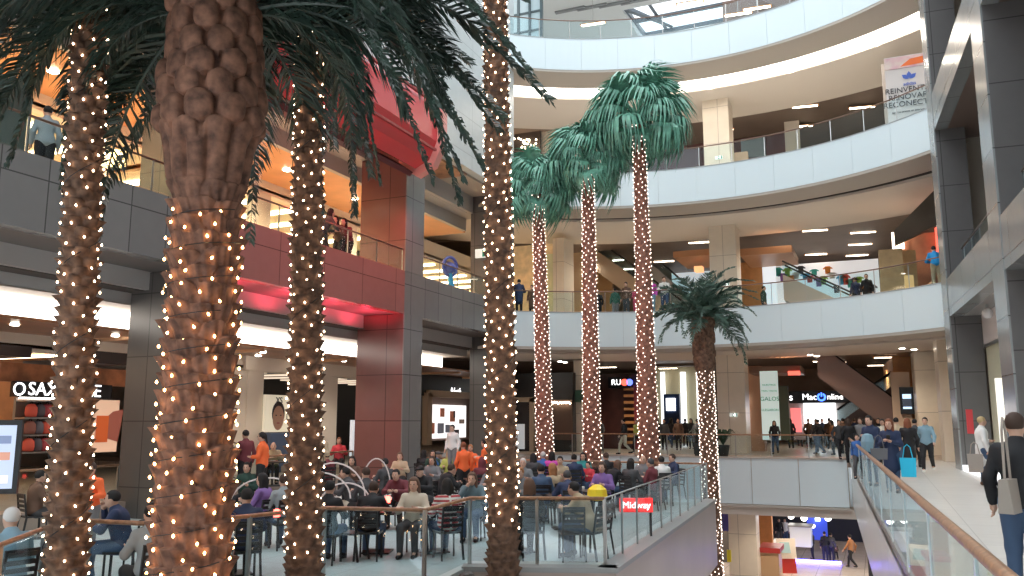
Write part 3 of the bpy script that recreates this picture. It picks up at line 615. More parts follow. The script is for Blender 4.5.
b = MB(); xo = ony(821.5, 397, 54).x; b.tube([(xo+.2*math.cos(t), 53.95, zc+.2*math.sin(t)) for t in np.linspace(2.0, 7.4, 18)], .055, 5); b.tube([(xo, 53.95, zc+.02), (xo, 53.95, zc+.27)], .04, 5); b.build('power_symbol', mat('blue_glow', (.05, .15, 1), emit=2.5), so)
text('lettering', 's', .6, (ony(791, 397, 54).x, 53.97, zc), (1, 0, 0), M_text, so)
blk('shop_window_lit', 804, 836, 403, 430, 54.3, .2, mat('white_lit', (.95, .97, 1), emit=2.2), 'bright white lit shop window under the black fascia sign', 'window display')
blk('poster', 791, 801, 408, 432, 54.2, .1, mat('coral', (.95, .22, .22), .5, emit=.6), 'coral red poster left of the bright computer shop window', 'poster')
blk('wall_shop_side', 789, 868, 403, 440, 54.6, .2, mat('shop_greyish', (.3, .28, .27), .5))
blk('dropped_panel', 749, 800, 366, 373, 44.5, 3, mat('dark_wood_drop', (.20, .09, .05), .4))
blk('hanging_sign', 788, 800, 371, 375, 44.3, .1, mat('red_glow', (1, .12, .08), emit=1.2), 'small glowing red sign under the wood dropped ceiling', 'sign')
pn, (x0, x1, z0, z1) = blk('information_screen', 900, 914, 387, 414, 46, .3, M_black, 'tall black wall screen showing a blue picture', 'screen')
b = MB(); b.box(x0+.12, x1-.12, 45.97, 46, z0+.25, z1-.35); b.build('screen_face', mat('scr', (.35, .50, .72), emit=1.3), pn)
b = MB(); b.box(x0+.12, x1-.12, 45.95, 45.97, z0+.35, z0+.55+(z1-z0)*.15); b.build('screen_picture', mat('scr2', (.06, .08, .12), emit=.2), pn)
blk('wall_tan', 893, 912, 372, 455, 46.3, .3, mat('tan_wall', (.62, .46, .34), .5))
# escalators
def escalator(label, p0, p1, w, side, tread, gl=True, name='escalator', low=-1.1, top=.25):
    """p0 low end, p1 high end (centre line of the near side), w width away from the camera (+Y)"""
    p0 = Vector(p0); p1 = Vector(p1); root = empty(name, p0, 0, label, 'escalator'); d = p1-p0
    b = MB(); dep = Vector((0, 0, low)); tp = Vector((0, 0, top))
    for y in (0, w): b.hexa([dep+Vector((0, y, 0)), dep+d+Vector((0, y, 0)), dep+d+Vector((0, y+.12, 0)), dep+Vector((0, y+.12, 0)), tp+Vector((0, y, 0)), tp+d+Vector((0, y, 0)), tp+d+Vector((0, y+.12, 0)), tp+Vector((0, y+.12, 0))])
    b.hexa([dep+Vector((0, .1, 0)), dep+d+Vector((0, .1, 0)), dep+d+Vector((0, w, 0)), dep+Vector((0, w, 0)), dep+Vector((0, .1, .1)), dep+d+Vector((0, .1, .1)), dep+d+Vector((0, w, .1)), dep+Vector((0, w, .1))])
    b.build('side_panel', side, root)
    b = MB(); n = 26
    for i in range(n):
        q = d*(i/n); r = d*((i+1)/n); x0, x1 = sorted((q.x, r.x)); b.box(x0, x1, .12, w, q.z-.3, r.z)
    b.build('steps', tread, root)
    for y in (.06, w+.06):
        b = MB(); b.hexa([Vector((0, y-.01, .25)), d+Vector((0, y-.01, .25)), d+Vector((0, y+.01, .25)), Vector((0, y+.01, .25)), Vector((0, y-.01, .95)), d+Vector((0, y-.01, .95)), d+Vector((0, y+.01, .95)), Vector((0, y+.01, .95))]); b.build('glass_balustrade', M_glass, root)
        b = MB(); b.tube([Vector((0, y, .98)), d+Vector((0, y, .98))], .05, 6); b.build('handrail', M_dark, root)
    return root
M_brownside = mat('escalator_brown', (.30, .19, .16), .35); M_tread = mat('tread', (.12, .12, .12), .4, .5)
a = ony(905, 425, 47.5); c = ony(817, 360, 47.5)
escalator('brown clad escalator crossing above the ground floor crowd', (a.x, 47.5, a.z), (c.x, 47.5, c.z), 1.3, M_brownside, M_tread, low=-.9, top=.95)
a = ony(838, 428, 49.5); c = ony(893, 396, 49.5)
escalator('dark lower escalator behind the ground floor crowd', (a.x, 49.5, a.z), (c.x, 49.5, c.z+.3), 1.2, mat('escalator_dark', (.16, .10, .09), .35), M_tread)
# planters with plants
def leaf_blades(mb, n, L, spread, seed, w=.05, z0=0):
    r = random.Random(seed)
    for i in range(n):
        a = r.uniform(0, 6.283); l = L*r.uniform(.7, 1.1); s_ = spread*r.uniform(.3, 1.1); dx, dy = math.cos(a), math.sin(a); px, py = -dy*w*.5, dx*w*.5
        pts = [(0, 0), (.4*s_, .55), (.8*s_, .85), (1.15*s_, .8-.25*s_)]
        vs = []; wd = [.5, 1, .8, .05]
        for (u, v), q in zip(pts, wd): vs += [(dx*u*l+px*q, dy*u*l+py*q, z0+v*l), (dx*u*l-px*q, dy*u*l-py*q, z0+v*l)]
        mb.add(vs, [(0, 1, 3, 2), (2, 3, 5, 4), (4, 5, 7, 6)])
M_leaf = mat('plant_leaf', (.035, .075, .03), .5, noise_s=5, noise_a=.3); M_pot = mat('pot_dark', (.05, .045, .04), .5)
for i, (px, lb) in enumerate([(725, 'wider'), (742, 'narrower')]):
    p = onz(px, 452, 0); pt = empty('potted_plant', (p.x, 40.0, 0), 0, '%s dark planter with bushy green leaves behind the bridge rail' % lb, 'plant')
    b = MB(); b.box(-.45, .45, -.25, .25, 0, .55) if i == 0 else b.lathe([(.2, 0), (.3, .5), (.26, .52)], n=12); b.build('planter', M_pot, pt)
    b = MB(); leaf_blades(b, 90, .8, .9, i, .08, .5); b.build('leaves', M_leaf, pt)
# ---- first gallery
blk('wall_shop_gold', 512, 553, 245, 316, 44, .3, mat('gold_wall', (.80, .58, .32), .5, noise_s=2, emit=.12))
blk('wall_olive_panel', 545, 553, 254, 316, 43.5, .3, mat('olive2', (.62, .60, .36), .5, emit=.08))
blk('pillar_5', 553, 564, 238, 316, 41.5, 1.6, M_marble)
blk('wall_side_tan', 570, 590, 242, 316, 50, .3, mat('tan_side', (.62, .46, .32), .5))
blk('wall_orange_panel', 590, 612, 258, 316, 52, .3, mat('orange_panel', (.60, .38, .20), .5))
a = ony(700, 330, 50); c = ony(585, 238, 50)
escalator('tan clad escalator rising to the left on the first gallery', (a.x, 50, a.z), (c.x, 50, min(c.z, 12.6)), 1.3, mat('escalator_tan', (.56, .44, .33), .35), M_tread)
a = ony(712, 322, 56); c = ony(652, 268, 56)
escalator('grey escalator behind the person in the white hoodie', (a.x, 56, a.z), (c.x, 56, c.z), 1.3, mat('escalator_grey', (.34, .32, .31), .35), M_tread)
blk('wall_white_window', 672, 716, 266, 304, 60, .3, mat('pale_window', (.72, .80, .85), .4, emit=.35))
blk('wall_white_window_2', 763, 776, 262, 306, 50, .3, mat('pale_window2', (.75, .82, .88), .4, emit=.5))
blk('dropped_ceiling', 673, 711, 250, 256, 46, 4, mat('dropped_orange', (.50, .25, .13), .4))
blk('dropped_ceiling_2', 740, 792, 247, 254, 46, 4, mat('dropped_orange', (.50, .25, .13), .4))
blk('wall_orange_far', 740, 763, 262, 310, 51, .3, M_orange)
blk('floor_lamp_box', 694, 702, 266, 271, 47, .6, mat('lantern', (.9, .4, .18), emit=.8), 'small orange lantern box hanging by the marble pillar', 'lamp')
p0 = ony(867, 318, 46); p1 = ony(783, 279, 46)
escalator('pale stone clad escalator on the right of the first gallery', (p0.x, 46, p0.z), (p1.x, 46, p1.z), 1.4, mat('escalator_pale', (.55, .49, .44), .35), M_tread)
# bright shop behind
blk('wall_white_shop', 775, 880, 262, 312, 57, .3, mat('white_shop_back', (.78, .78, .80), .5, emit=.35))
rnd = random.Random(21)
nm = ['teal', 'violet', 'lime', 'orange', 'white', 'charcoal', 'sky blue', 'red']; cc = [(.05, .45, .42), (.3, .15, .5), (.35, .6, .1), (.85, .3, .05), (.85, .85, .85), (.06, .06, .07), (.1, .45, .8), (.7, .08, .08)]
for i in range(22):
    px = 778+i*4.5; py = 268+rnd.random()*12+(i > 12)*8; p = ony(px, py, 56.6); b = MB(); h = rnd.uniform(.5, .9)
    b.add([(-.25, 0, 0), (.25, 0, 0), (.28, 0, h*.7), (.45, 0, h*.6), (.5, 0, h*.72), (.2, 0, h), (-.2, 0, h), (-.5, 0, h*.72), (-.45, 0, h*.6), (-.28, 0, h*.7)], [tuple(range(10))])
    b.add([(x, .12, z) for x, y, z in b.v], [tuple(reversed(range(10)))]); b.f += [(j, 10+j, 10+(j+1) % 10, (j+1) % 10) for j in range(10)]; b.mi += [0]*10
    o = b.build('hanging_shirt', mat('shirt_%d' % (i % 8), cc[i % 8], .6)); o.location = (p.x, 56.7, p.z-h/2); o.scale = (.6, 1, .75)
    tag(o, '%s shirt on the far shop wall, %s' % (nm[i % 8], ['above the escalator top', 'over the middle of the escalator', 'toward the brown boxes'][min(2, i//8)]), 'shirt', 'shirts on the far shop wall')
cb, _ = blk('cardboard_partition', 880, 904, 249, 298, 41.0, .8, mat('cardboard', (.60, .42, .22), .6, noise_s=1.5), 'tall brown board partition standing on the first gallery', 'partition')
cb, _ = blk('cardboard_partition', 902, 917, 250, 290, 42.0, .8, mat('cardboard', (.60, .42, .22), .6), 'second brown board partition beside the wood shop front', 'partition')
blk('wall_wood_shop', 896, 975, 232, 298, 43.2, .3, mat('wood_shop', (.48, .22, .13), .45, noise_s=1.5))
s = MB(); x0, x1, y0, y1, z0, z1 = yb(895, 950, 214, 234, 38.5, .4); s.hexa([(x0, y0+2, z0), (x1, y0-2.5, z0+.1), (x1, y1-2.5, z0+.1), (x0, y1+2, z0), (x0, y0+2, z1-.2), (x1, y0-2.5, z1+1.0), (x1, y1-2.5, z1+1.0), (x0, y1+2, z1-.2)])
tag(s.build('shop_fascia', M_black), 'wide blank black shop fascia beside the steel facade', 'sign')
blk('shop_lamp_panel', 892, 904, 232, 249, 43.0, .1, mat('peach_glow', (1, .85, .7), emit=2.2), 'glowing peach light panel above the brown partition', 'light panel')
blk('red_display', 936, 946, 225, 262, 42.8, .1, mat('red_glow', (1, .12, .08), emit=1.2), 'red lit display strip beside the steel facade', 'light panel')
blk('side_table', 905, 914, 275, 290, 39.5, .5, mat('amber_box', (.8, .5, .2), .5, emit=.2), 'small amber display box behind the first gallery glass', 'box')
blk('bench', 668, 700, 306, 314, 40.5, .6, M_pot)
# ---- second gallery
blk('wall_dark_red', 733, 797, 132, 178, 52, .3, mat('plum', (.17, .075, .075), .5))
blk('wall_dark_red_2', 660, 705, 140, 178, 52, .3, mat('plum', (.17, .075, .075), .5))
blk('wall_cream_back', 785, 800, 118, 165, 50, .3, M_creamw)
blk('wall_tan_low', 733, 748, 152, 172, 47, .3, mat('tan_wall', (.62, .46, .34), .5))
a = ony(760, 176, 49); c = ony(740, 136, 49)
blk('wall_grey_box', 741, 765, 138, 156, 50, .3, mat('blue_grey', (.28, .34, .38), .5))
s = MB(); s.add([], []); 
blk('wall_second_right', 884, 935, 60, 150, 40.2, .3, mat('warm_grey', (.45, .40, .37), .6))
bn, (x0, x1, z0, z1) = blk('banner', 886, 928, 55, 122, 37.6, .08, mat('banner_grey', (.70, .66, .65), .5), 'large pale advertising banner reading REINVENTA RENOVAR RECONECTA', 'banner')
r = (1, 0, 0); xc = (x0+x1)/2+.02
for t_, sz, py in (('REINVENTA', .33, 90), ('RENOVAR', .33, 97), ('RECONECTA', .33, 104)):
    text('lettering', t_, sz, (xc, 37.57, ony(905, py, 37.6).z), r, mat('ink2', (.06, .06, .07), .5), bn)
text('lettering', 'abrimos pronto en este lugar', .11, (xc, 37.57, ony(905, 111.5, 37.6).z), r, MATS['ink2'], bn)
zc = ony(909, 77, 37.6).z; xm = ony(909, 76, 37.6).x; M_bl = mat('logo_blue', (.08, .16, .6), .5)
for a_ in (-50, 0, 50):
    b = MB(); c_, s_ = math.cos(R_(a_)), math.sin(R_(a_)); pts = [(0, .03), (.07, .12), (.09, .22), (0, .36), (-.09, .22), (-.07, .12)]
    b.add([(xm+u*c_+v*s_, 37.575, zc-.1-u*s_+v*c_) for u, v in pts], [tuple(range(6))]); b.build('emblem_leaf', M_bl, bn)
text('lettering', 'adidas', .2, (xm, 37.57, zc-.3), r, M_bl, bn)
b = MB(); b.box(x0, x1, 37.56, 37.6, z1-.55, z1-.05); b.build('picture_strip', mat('strip_purple', (.45, .22, .3), .5, noise_s=2, noise_a=.5, col2=(.8, .7, .65)), bn)
b = MB(); b.add([(x1-1.0, 37.555, z1-.5), (x1-.1, 37.555, z1-.45), (x1-.1, 37.555, z1-.15), (x1-.6, 37.555, z1-.2)], [(0, 1, 2, 3)]); b.build('picture_flash', mat('flash', (.9, .2, .05), .5), bn)
# left end opening of the second gallery with lights
blk('wall_white_arch', 505, 600, 122, 180, 46, .3, M_creamw)
blk('wall_shop_dark', 505, 540, 126, 180, 45.7, .2, mat('dk', (.06, .045, .04), .6))
b = MB(); rnd = random.Random(2)
for i in range(26): b.ball(ony(513+rnd.random()*24, 138+rnd.random()*10, 45.4), .07, 6, 4)
tag(b.build('ceiling_bulbs', mat('bulb_dim', (1, .8, .55), emit=4)), 'cluster of small bulbs in the dark second gallery shop', 'lights', kind='stuff')
# ---- third gallery and roof
s = MB(); s.box(-34, 8, 38.5, 44.6, 25.2, 25.6); s.box(-34, -12.2, 44.6, 60, 25.2, 25.6); s.box(-1.0, 8, 44.6, 60, 25.2, 25.6); struct('ceiling_13', s, mat('pale_ceiling', (.72, .74, .74), .6))
s = MB()
for i in range(4):
    p = onz(570+i*22, 10-i*3, 25.15); s.box(p.x-.9, p.x+.9, p.y-.12, p.y+.12, 25.1, 25.2)
struct('ceiling_slots', s, mat('slot_grey', (.28, .29, .3), .6))
s = MB(); p = onz(560, 17, 24.2)
s.hexa([(-11, 40, 23.8), (-1.5, 40, 25.2), (-1.5, 40.3, 25.2), (-11, 40.3, 23.8), (-11, 40, 24.3), (-1.5, 40, 25.7), (-1.5, 40.3, 25.7), (-11, 40.3, 24.3)]); struct('beam_roof', s, mat('beam_grey', (.40, .42, .44), .5))
sk = empty('skylight', (-9, 44.8, 25.3), 0, 'large glazed skylight with dark steel bars behind the top gallery', 'skylight')
M_fr = mat('steel_blue_bar', (.10, .13, .16), .4)
b = MB()
def skp(u, v): return Vector((-3.2+u*11.2, v*15, .2+v*1.5+.6*math.sin(u*3)))
for i in range(9): b.bar(skp(i/8, 0), skp(i/8, 1), .2, .3)
for j in range(7): b.bar(skp(0, j/6), skp(1, j/6), .18, .25)
for i in range(4): b.bar(skp(i/4, 0), skp((i+1)/4, .5), .3, .3); b.bar(skp((i+1)/4, .5), skp(i/4, 1), .3, .3)
b.build('steel_bars', M_fr, sk)
b = MB(); b.add([skp(0, 0)+Vector((0, 0, .1)), skp(1, 0)+Vector((0, 0, .1)), skp(1, 1)+Vector((0, 0, .1)), skp(0, 1)+Vector((0, 0, .1))], [(0, 1, 2, 3)]); b.build('glass_panes', mat('daylight_pane', (.85, .9, .95), emit=.8), sk)
blk('wall_third_left', 546, 610, -12, 44, 52, .3, mat('third_wall', (.60, .60, .58), .6))
blk('wall_third_right', 722, 800, -40, 30, 47.2, .3, mat('third_brown', (.26, .17, .14), .6))
gw = empty('glass_wall', (-14, 37, 20.15), 0, 'dark mullioned glass enclosure on the top left gallery', 'glass wall')
x0, x1, _, _, z0, z1 = yb(498, 543, 0, 40, 37.2); x0 -= gw.location.x; x1 -= gw.location.x
b = MB()
for i in range(5): xx = x0+(x1-x0)*i/4; b.box(xx-.06, xx+.06, -.08, .08, 0, 3.3-.5*i/4)
for zz in (.9, 1.9, 3.0): b.box(x0, x1, -.05, .05, zz-.05, zz+.05)
b.build('mullions', mat('mull', (.06, .09, .10), .4), gw)
b = MB(); b.box(x0, x1, -.01, .01, 0, 3.0); b.build('pane', mat('grn_pane', (.45, .55, .58), .15), gw)
def bar3(px, py, lb):
    p = ony(px, py, 42); o = empty('ceiling_light', p, R_(5), lb, 'ceiling light'); link('diffuser', barme, o); link('light_case', csme, o); b = MB(); b.bar((0, 0, .03), (0, 0, 25.2-p.z), .02); b.build('hanger', M_steel, o)
bar3(593, 24, 'linear pendant light left of the skylight'); bar3(690, 3, 'linear light in front of the skylight'); bar3(738, 14, 'linear pendant light right of the skylight'); bar3(757, 8, 'linear pendant light at the far right of the top gallery')

# ---------------------------------------------------------------- lower floor
YL = 48.5
blk('pillar_6', 729, 757, 508, 590, 44.5, 1.2, M_marble, zmin=-6.6, zmax=-2.4)
blk('wall_low_orange', 757, 772, 505, 552, YL, .4, M_orange, zmin=-6.6, zmax=-2.4)
blk('wall_low_right', 866, 960, 505, 560, 50, .4, mat('low_dark', (.04, .04, .05), .5), zmin=-6.6, zmax=-2.4)
blk('wall_low_back', 690, 1000, 480, 560, 64, .4, mat('low_back', (.02, .022, .035), .5), zmin=-6.6, zmax=-2.4)
blk('wall_low_left', 560, 729, 480, 560, 52, .4, mat('low_left', (.10, .085, .08), .5), zmin=-6.6, zmax=-2.4)
blk('banner', 722, 728, 507, 531, 43.5, .1, mat('violet', (.06, .04, .25), .4), 'dark violet banner beside the lower marble pillar', 'banner')
dk, (x0, x1, z0, z1) = blk('reception_desk', 790, 811, 527, 547, 54, 1.2, mat('desk_white', (.72, .75, .80), .35, emit=.1), 'white reception desk with glowing blue base on the lower floor', 'desk')
b = MB(); b.box(x0-.3, x1+1.6, 53.8, 53.95, -6.6, -6.45); b.build('blue_light_strip', mat('blue_led', (.12, .1, 1), emit=9), dk)
b = MB(); b.box(x0-.1, x1+.1, 53.9, 55.3, z1, z1+.08); b.build('counter_top', M_ledge, dk)
blk('blue_wall', 807, 827, 511, 540, 58, .3, mat('royal_blue', (.03, .06, .45), .4, emit=.5), 'royal blue lit wall panel behind the reception desk', 'panel')
blk('lit_display', 815, 820, 514, 521, 57.8, .1, mat('cyan_w', (.7, .9, 1), emit=4), 'small glowing display on the royal blue wall', 'screen')
for i, (px, py) in enumerate([(786, 510), (813, 526), (791, 516), (804, 518), (828, 518)]):
    p = ony(px, py, 57); b = MB(); b.ball(p, .13 if i < 2 else .2, 8, 5); tag(b.build('globe_lamp', M_lit), ['first globe lamp at the doorway top', 'globe lamp on the reception desk', 'dim globe lamp above the desk left', 'dim globe lamp above the desk right', 'globe lamp right of the blue wall'][i], 'lamp')
kp = onz(784, 572, -6.6); ks = empty('kiosk', (kp.x, kp.y, -6.6), R_(20), 'white and red information kiosk on the lower floor', 'kiosk')
b = MB(); b.hexa([(-.6, -.4, 0), (.6, -.4, 0), (.6, .4, 0), (-.6, .4, 0), (-.5, -.2, .75), (.6, -.2, .75), (.6, .4, .75), (-.5, .4, .75)]); b.build('red_base', mat('kiosk_red', (.5, .04, .03), .3), ks)
b = MB(); b.hexa([(-.6, -.3, .75), (.65, -.3, .75), (.65, .5, .75), (-.6, .5, .75), (-.35, -.1, 1.8), (.65, -.1, 1.8), (.65, .5, 1.7), (-.35, .5, 1.7)]); wb = b.build('white_body', mat('kiosk_white', (.82, .74, .62), .3), ks)
b = MB(); b.hexa([(-.3, -.29, 1.05), (.35, -.29, 1.05), (.35, -.2, 1.05), (-.3, -.2, 1.05), (-.2, -.16, 1.6), (.3, -.16, 1.6), (.3, -.1, 1.6), (-.2, -.1, 1.6)]); b.build('screen', mat('kiosk_scr', (.25, .35, .33), emit=.4), wb)
blk('red_counter', 758, 780, 548, 553, 45.5, 2, mat('counter_red', (.40, .03, .025), .4), 'dark red counter beside the lower floor kiosk', 'counter')
blk('counter_panel', 758, 779, 553, 576, 45.7, 1.5, mat('counter_tan', (.50, .32, .18), .5), 'tan base cabinet under the dark red counter', 'cabinet', zmin=-6.6)
blk('yellow_sign', 727, 731, 550, 562, 43.2, .1, mat('yel', (.85, .7, .02), .4), 'small yellow sign behind the lower palm trunk', 'sign')
# red neon-like word sign seen through the terrace glass
nb = ony(636, 505, 17.5); ns = empty('lit_sign', (nb.x, 17.5, nb.z), YAW, 'red lit sign board seen through the terrace side glass', 'sign')
b = MB(); b.box(-.34, .34, -.05, .05, -.14, .14); b.build('sign_board', mat('sign_red', (.8, .03, .03), emit=.8), ns)
text('lettering', 'Midway', .19, (nb.x+.03, 17.43, nb.z), RT, M_text, ns)
b = MB(); b.box(-.32, -.28, -.02, .02, -(nb.z-ZT), -.14); b.box(.28, .32, -.02, .02, -(nb.z-ZT), -.14); b.build('sign_legs', M_dark, ns)

# ---------------------------------------------------------------- palms
def bark(name, c1, c2, s=9, rough=.75):
    return mat(name, c1, rough, noise_s=s, noise_a=.25, col2=c2, bump=.35)
M_bark = bark('bark_brown', (.20, .11, .068), (.06, .032, .022))
M_bark2 = bark('bark_big', (.26, .125, .08), (.08, .038, .026), 7)
M_barkred = bark('bark_red', (.30, .13, .085), (.13, .055, .04))
def trunk_mesh(name, H, rad, m, nz, nt, patt, lean=(0, 0)):
    """rad(z), patt(theta, z) -> extra radius; numpy grid"""
    th = np.linspace(0, 2*np.pi, nt, endpoint=False); z = np.linspace(0, H, nz); T, Z = np.meshgrid(th, z)
    rr = rad(Z)+patt(T, Z); t = Z/H
    X = rr*np.cos(T)+lean[0]*t; Y = rr*np.sin(T)+lean[1]*t
    v = np.stack([X, Y, Z], -1).reshape(-1, 3)
    i = np.arange(nz-1)[:, None]*nt; j = np.arange(nt)[None, :]; j2 = (j+1) % nt
    f = np.stack([i+j, i+j2, i+nt+j2, i+nt+j], -1).reshape(-1, 4)
    me = bpy.data.meshes.new(name); me.from_pydata(v.tolist(), [], f.tolist()+[list(range((nz-1)*nt, nz*nt))]); me.materials.append(m)
    me.polygons.foreach_set('use_smooth', [True]*len(me.polygons)); me.update()
    return me
def lattice(T, Z, n, h, jit=.0):
    """staggered diamond lattice: local coords (u,v) of the nearest cell, and a hash per cell"""
    row = Z/h; best = None
    res = None
    for dr in (-1, 0, 1):
        k = np.floor(row)+dr; ph = (k % 2)*.5; u = T/(2*np.pi)*n+ph; ci = np.round(u); hs = np.sin(ci % n*12.9898+k*78.233)*43758.5453; hs = hs-np.floor(hs)
        du = u-ci+(hs-.5)*jit; dv = row-(k+.5)+(np.sin(hs*50)*.5)*jit; d = np.abs(du)**1.6+np.abs(dv/1.0)**1.6
        if res is None: res = [d, du, dv, hs]
        else:
            mk = d < res[0]; res = [np.where(mk, d, res[0]), np.where(mk, du, res[1]), np.where(mk, dv, res[2]), np.where(mk, hs, res[3])]
    return res[1:]
def boots(n, h, amp, jit=.25):
    def f(T, Z):
        u, v, hs = lattice(T, Z, n, h, jit); w_ = np.clip(1-(np.abs(u)*1.9)**1.5, 0, 1); t = np.clip((v+.75)/1.25, 0, 1)
        return amp*(t**1.5)*w_*(v < .5)*(.7+.6*hs)
    return f
def knobs(n, h, amp):
    def f(T, Z):
        u, v, hs = lattice(T, Z, n, h, .28); q = (np.abs(u)/.44)**2.6+(np.abs(v)/.72)**2.6
        return amp*np.clip(1-q, 0, 1)**.3*(.75+.5*hs)
    return f
def mixz(f1, f2, z0, wd):
    def f(T, Z):
        t = np.clip((Z-z0)/wd+.5, 0, 1); return f1(T, Z)*(1-t)+f2(T, Z)*t
    return f
def frond_mesh(name, L, droop, up, m, n=46, lw=.022, ll=.42, seed=0, hang=.5, vshape=.5):
    """pinnate palm leaf along +X: a curved rib with two rows of narrow leaflets"""
    r = random.Random(seed); b = MB(); pts = []
    x = 0; z = 0; a = up; k = 20
    for i in range(k+1):
        pts.append(Vector((x, 0, z))); t = i/k; x += math.cos(a)*L/k; z += math.sin(a)*L/k; a -= droop/k*(.5+1.1*t)
        a = max(a, -1.45)
    b.tube(pts, [max(.005, .035*(1-i/k)) for i in range(k+1)], 5, 0)
    for i in range(n*2):
        t = .06+.93*(i//2)/n; q = t*k; i0 = min(k-1, int(q)); p = pts[i0].lerp(pts[i0+1], q-i0); d = (pts[i0+1]-pts[i0]).normalized()
        sd = 1 if i % 2 else -1; l = ll*(math.sin(min(1, t*1.15+.18)*math.pi)**.6*.85+.2)*r.uniform(.8, 1.1)
        upv = Vector((-d.z, 0, d.x)); out = Vector((0, sd, 0))
        dr = (d*r.uniform(.7, 1.0)+out*r.uniform(.75, 1.15)+upv*vshape*r.uniform(-.3, 1)).normalized()
        m1 = p+dr*l*.5; tip = m1+(dr+Vector((0, 0, -hang*r.uniform(.6, 1.5)))).normalized()*l*.5; wv = dr.cross(upv).normalized()*lw if r.random() < .5 else upv*lw
        wv = (wv+upv*lw*r.uniform(-.6, .6))
        b.add([p-wv*.5, p+wv*.5, m1+wv, m1-wv, tip], [(0, 1, 2, 3), (3, 2, 4)], 0)
    return b.mesh(name, m)
M_fr1 = mat('frond_dark', (.042, .078, .060), .4, noise_s=2, noise_a=.3, spec=.6)
M_fr2 = mat('frond_teal', (.10, .18, .14), .4, noise_s=2, noise_a=.3)
M_fan = mat('fan_green', (.19, .47, .35), .4, noise_s=3, noise_a=.3)
def fan_mesh(name, m, pet=.9, L=.75, seed=0, n=26):
    """fan leaf along +X: stalk, then a round blade split into drooping fingers"""
    r = random.Random(seed); b = MB(); pts = [Vector((pet*t, 0, pet*.35*t-pet*.30*t*t)) for t in np.linspace(0, 1, 6)]
    b.tube(pts, [.018]*5+[.012], 5); c = pts[-1]
    for i in range(n):
        a = -2.1+4.2*i/(n-1)+r.uniform(-.05, .05); l = L*(1-.22*abs(a)/2.1)*r.uniform(.85, 1.12)
        d = Vector((math.cos(a), math.sin(a), .05)); s_ = Vector((-math.sin(a), math.cos(a), 0)); w_ = .042
        p1 = c+d*l*.35+Vector((0, 0, .02)); p2 = c+d*l*.62+Vector((0, 0, -.10*l)); p3 = c+d*l*.74+Vector((0, 0, -.48*l*r.uniform(.8, 1.2))); p4 = c+d*l*.76+Vector((0, 0, -.95*l*r.uniform(.8, 1.3)))
        b.add([c, p1-s_*w_, p1+s_*w_, p2-s_*w_*.9, p2+s_*w_*.9, p3-s_*w_*.5, p3+s_*w_*.5, p4], [(0, 1, 2), (1, 3, 4, 2), (3, 5, 6, 4), (5, 7, 6)])
    return b.mesh(name, m)
def light_string(label, base, H, surf, n, r, seed, z0, z1, mb, cols, big=100, lean=(0, 0), turns=9):
    """bulbs on a cable wound up the trunk; surf(theta,z) -> radius"""
    rnd = random.Random(seed); root = empty('string_lights', base, 0, label, 'string lights')
    b = MB(); k = int(turns*14); pts = []
    for i in range(k+1):
        z = z0+(z1-z0)*i/k; t = i*2*math.pi/14; rr = surf(t, z)+.012; pts.append((rr*math.cos(t)+lean[0]*z/H, rr*math.sin(t)+lean[1]*z/H, z))
    b.tube(pts, .006, 4, cap=False); b.build('cable', M_dark, root)
    pos = []
    for i in range(n):
        z = z0+(z1-z0)*(i+rnd.random())/n; t = i*2.39996+rnd.uniform(-.25, .25); rr = surf(t, z)+r*1.1
        pos.append(Vector((rr*math.cos(t)+lean[0]*z/H, rr*math.sin(t)+lean[1]*z/H, z)))
    cd = Vector((-base[0], -base[1], 0)).normalized()
    pos.sort(key=lambda p: -(p.x*cd.x+p.y*cd.y))
    bb = MB(); bb.lathe([(r*.35, -r*1.1), (r*.9, -r*.3), (r*.75, r*.6), (r*.1, r*1.4)], n=5); me = bb.mesh('bulb', cols, True)
    for p in pos[:big]:
        o = link('bulb', me, root); o.location = p; o.rotation_euler = (rnd.uniform(-.5, .5), rnd.uniform(-.5, .5), 0)
    if len(pos) > big:
        b = MB()
        for p in pos[big:]: b.lathe([(r*.35, -r*1.1), (r*.9, -r*.3), (r*.75, r*.6), (r*.1, r*1.4)], p, n=5)
        tag(b.build('bulbs', cols, root), kind='stuff')
    return root
B_gold = mat('bulb_gold', (1, .50, .16), emit=14, ecol=(1, .52, .19)); B_warm = mat('bulb_warm', (1, .72, .46), emit=9, ecol=(1, .70, .45)); B_far = mat('bulb_far', (1, .78, .62), emit=2.5, ecol=(1, .80, .70))

def slim_palm(label, px, py, d, pxt, pyt, dtop_z, w_bot, w_top, zbase, nlat, hrow, amp, res, lights, barkm, seed, crown=None, lt=None):
    """palm with a slim trunk through image points at its foot and top, at distance d"""
    p = at(px, py, d); base = Vector((p.x, p.y, zbase)); H = dtop_z-zbase
    # lean so that the top is seen at (pxt, pyt)
    r = ray(pxt, pyt); tt = (p.y)/r.y; q = C0+r*tt; lean_x = (q.x-p.x)/(max(.5, q.z-p.z))*H; lean = (lean_x, 0)
    base.x -= lean_x/H*(p.z-zbase)
    root = empty('palm_tree', base, 0, label, 'palm tree')
    rad = lambda Z: w_bot/2+(w_top-w_bot)/2*(Z/H)
    pat = boots(nlat, hrow, amp)
    if lt is not None:   # bare boots below the lights are coarser
        pass
    me = trunk_mesh('trunk', H, rad, barkm, res[0], res[1], pat, lean); link('trunk', me, root)
    def surf(t, z): return float(rad(z))+amp*.42
    if lights:
        z0, z1, n, r_, m = lights
        light_string('warm string lights on the '+label.split(' wrapped')[0].replace('palm trunk', 'palm').replace(' nearest the dark pillar, shortest of three', ' that is shortest of three').replace(' palm standing', ' palm'), base, H, surf, n, r_, seed, z0-zbase, min(H, z1-zbase), None, m, lean=lean)
    return root, base+Vector((lean_x, 0, H)), root
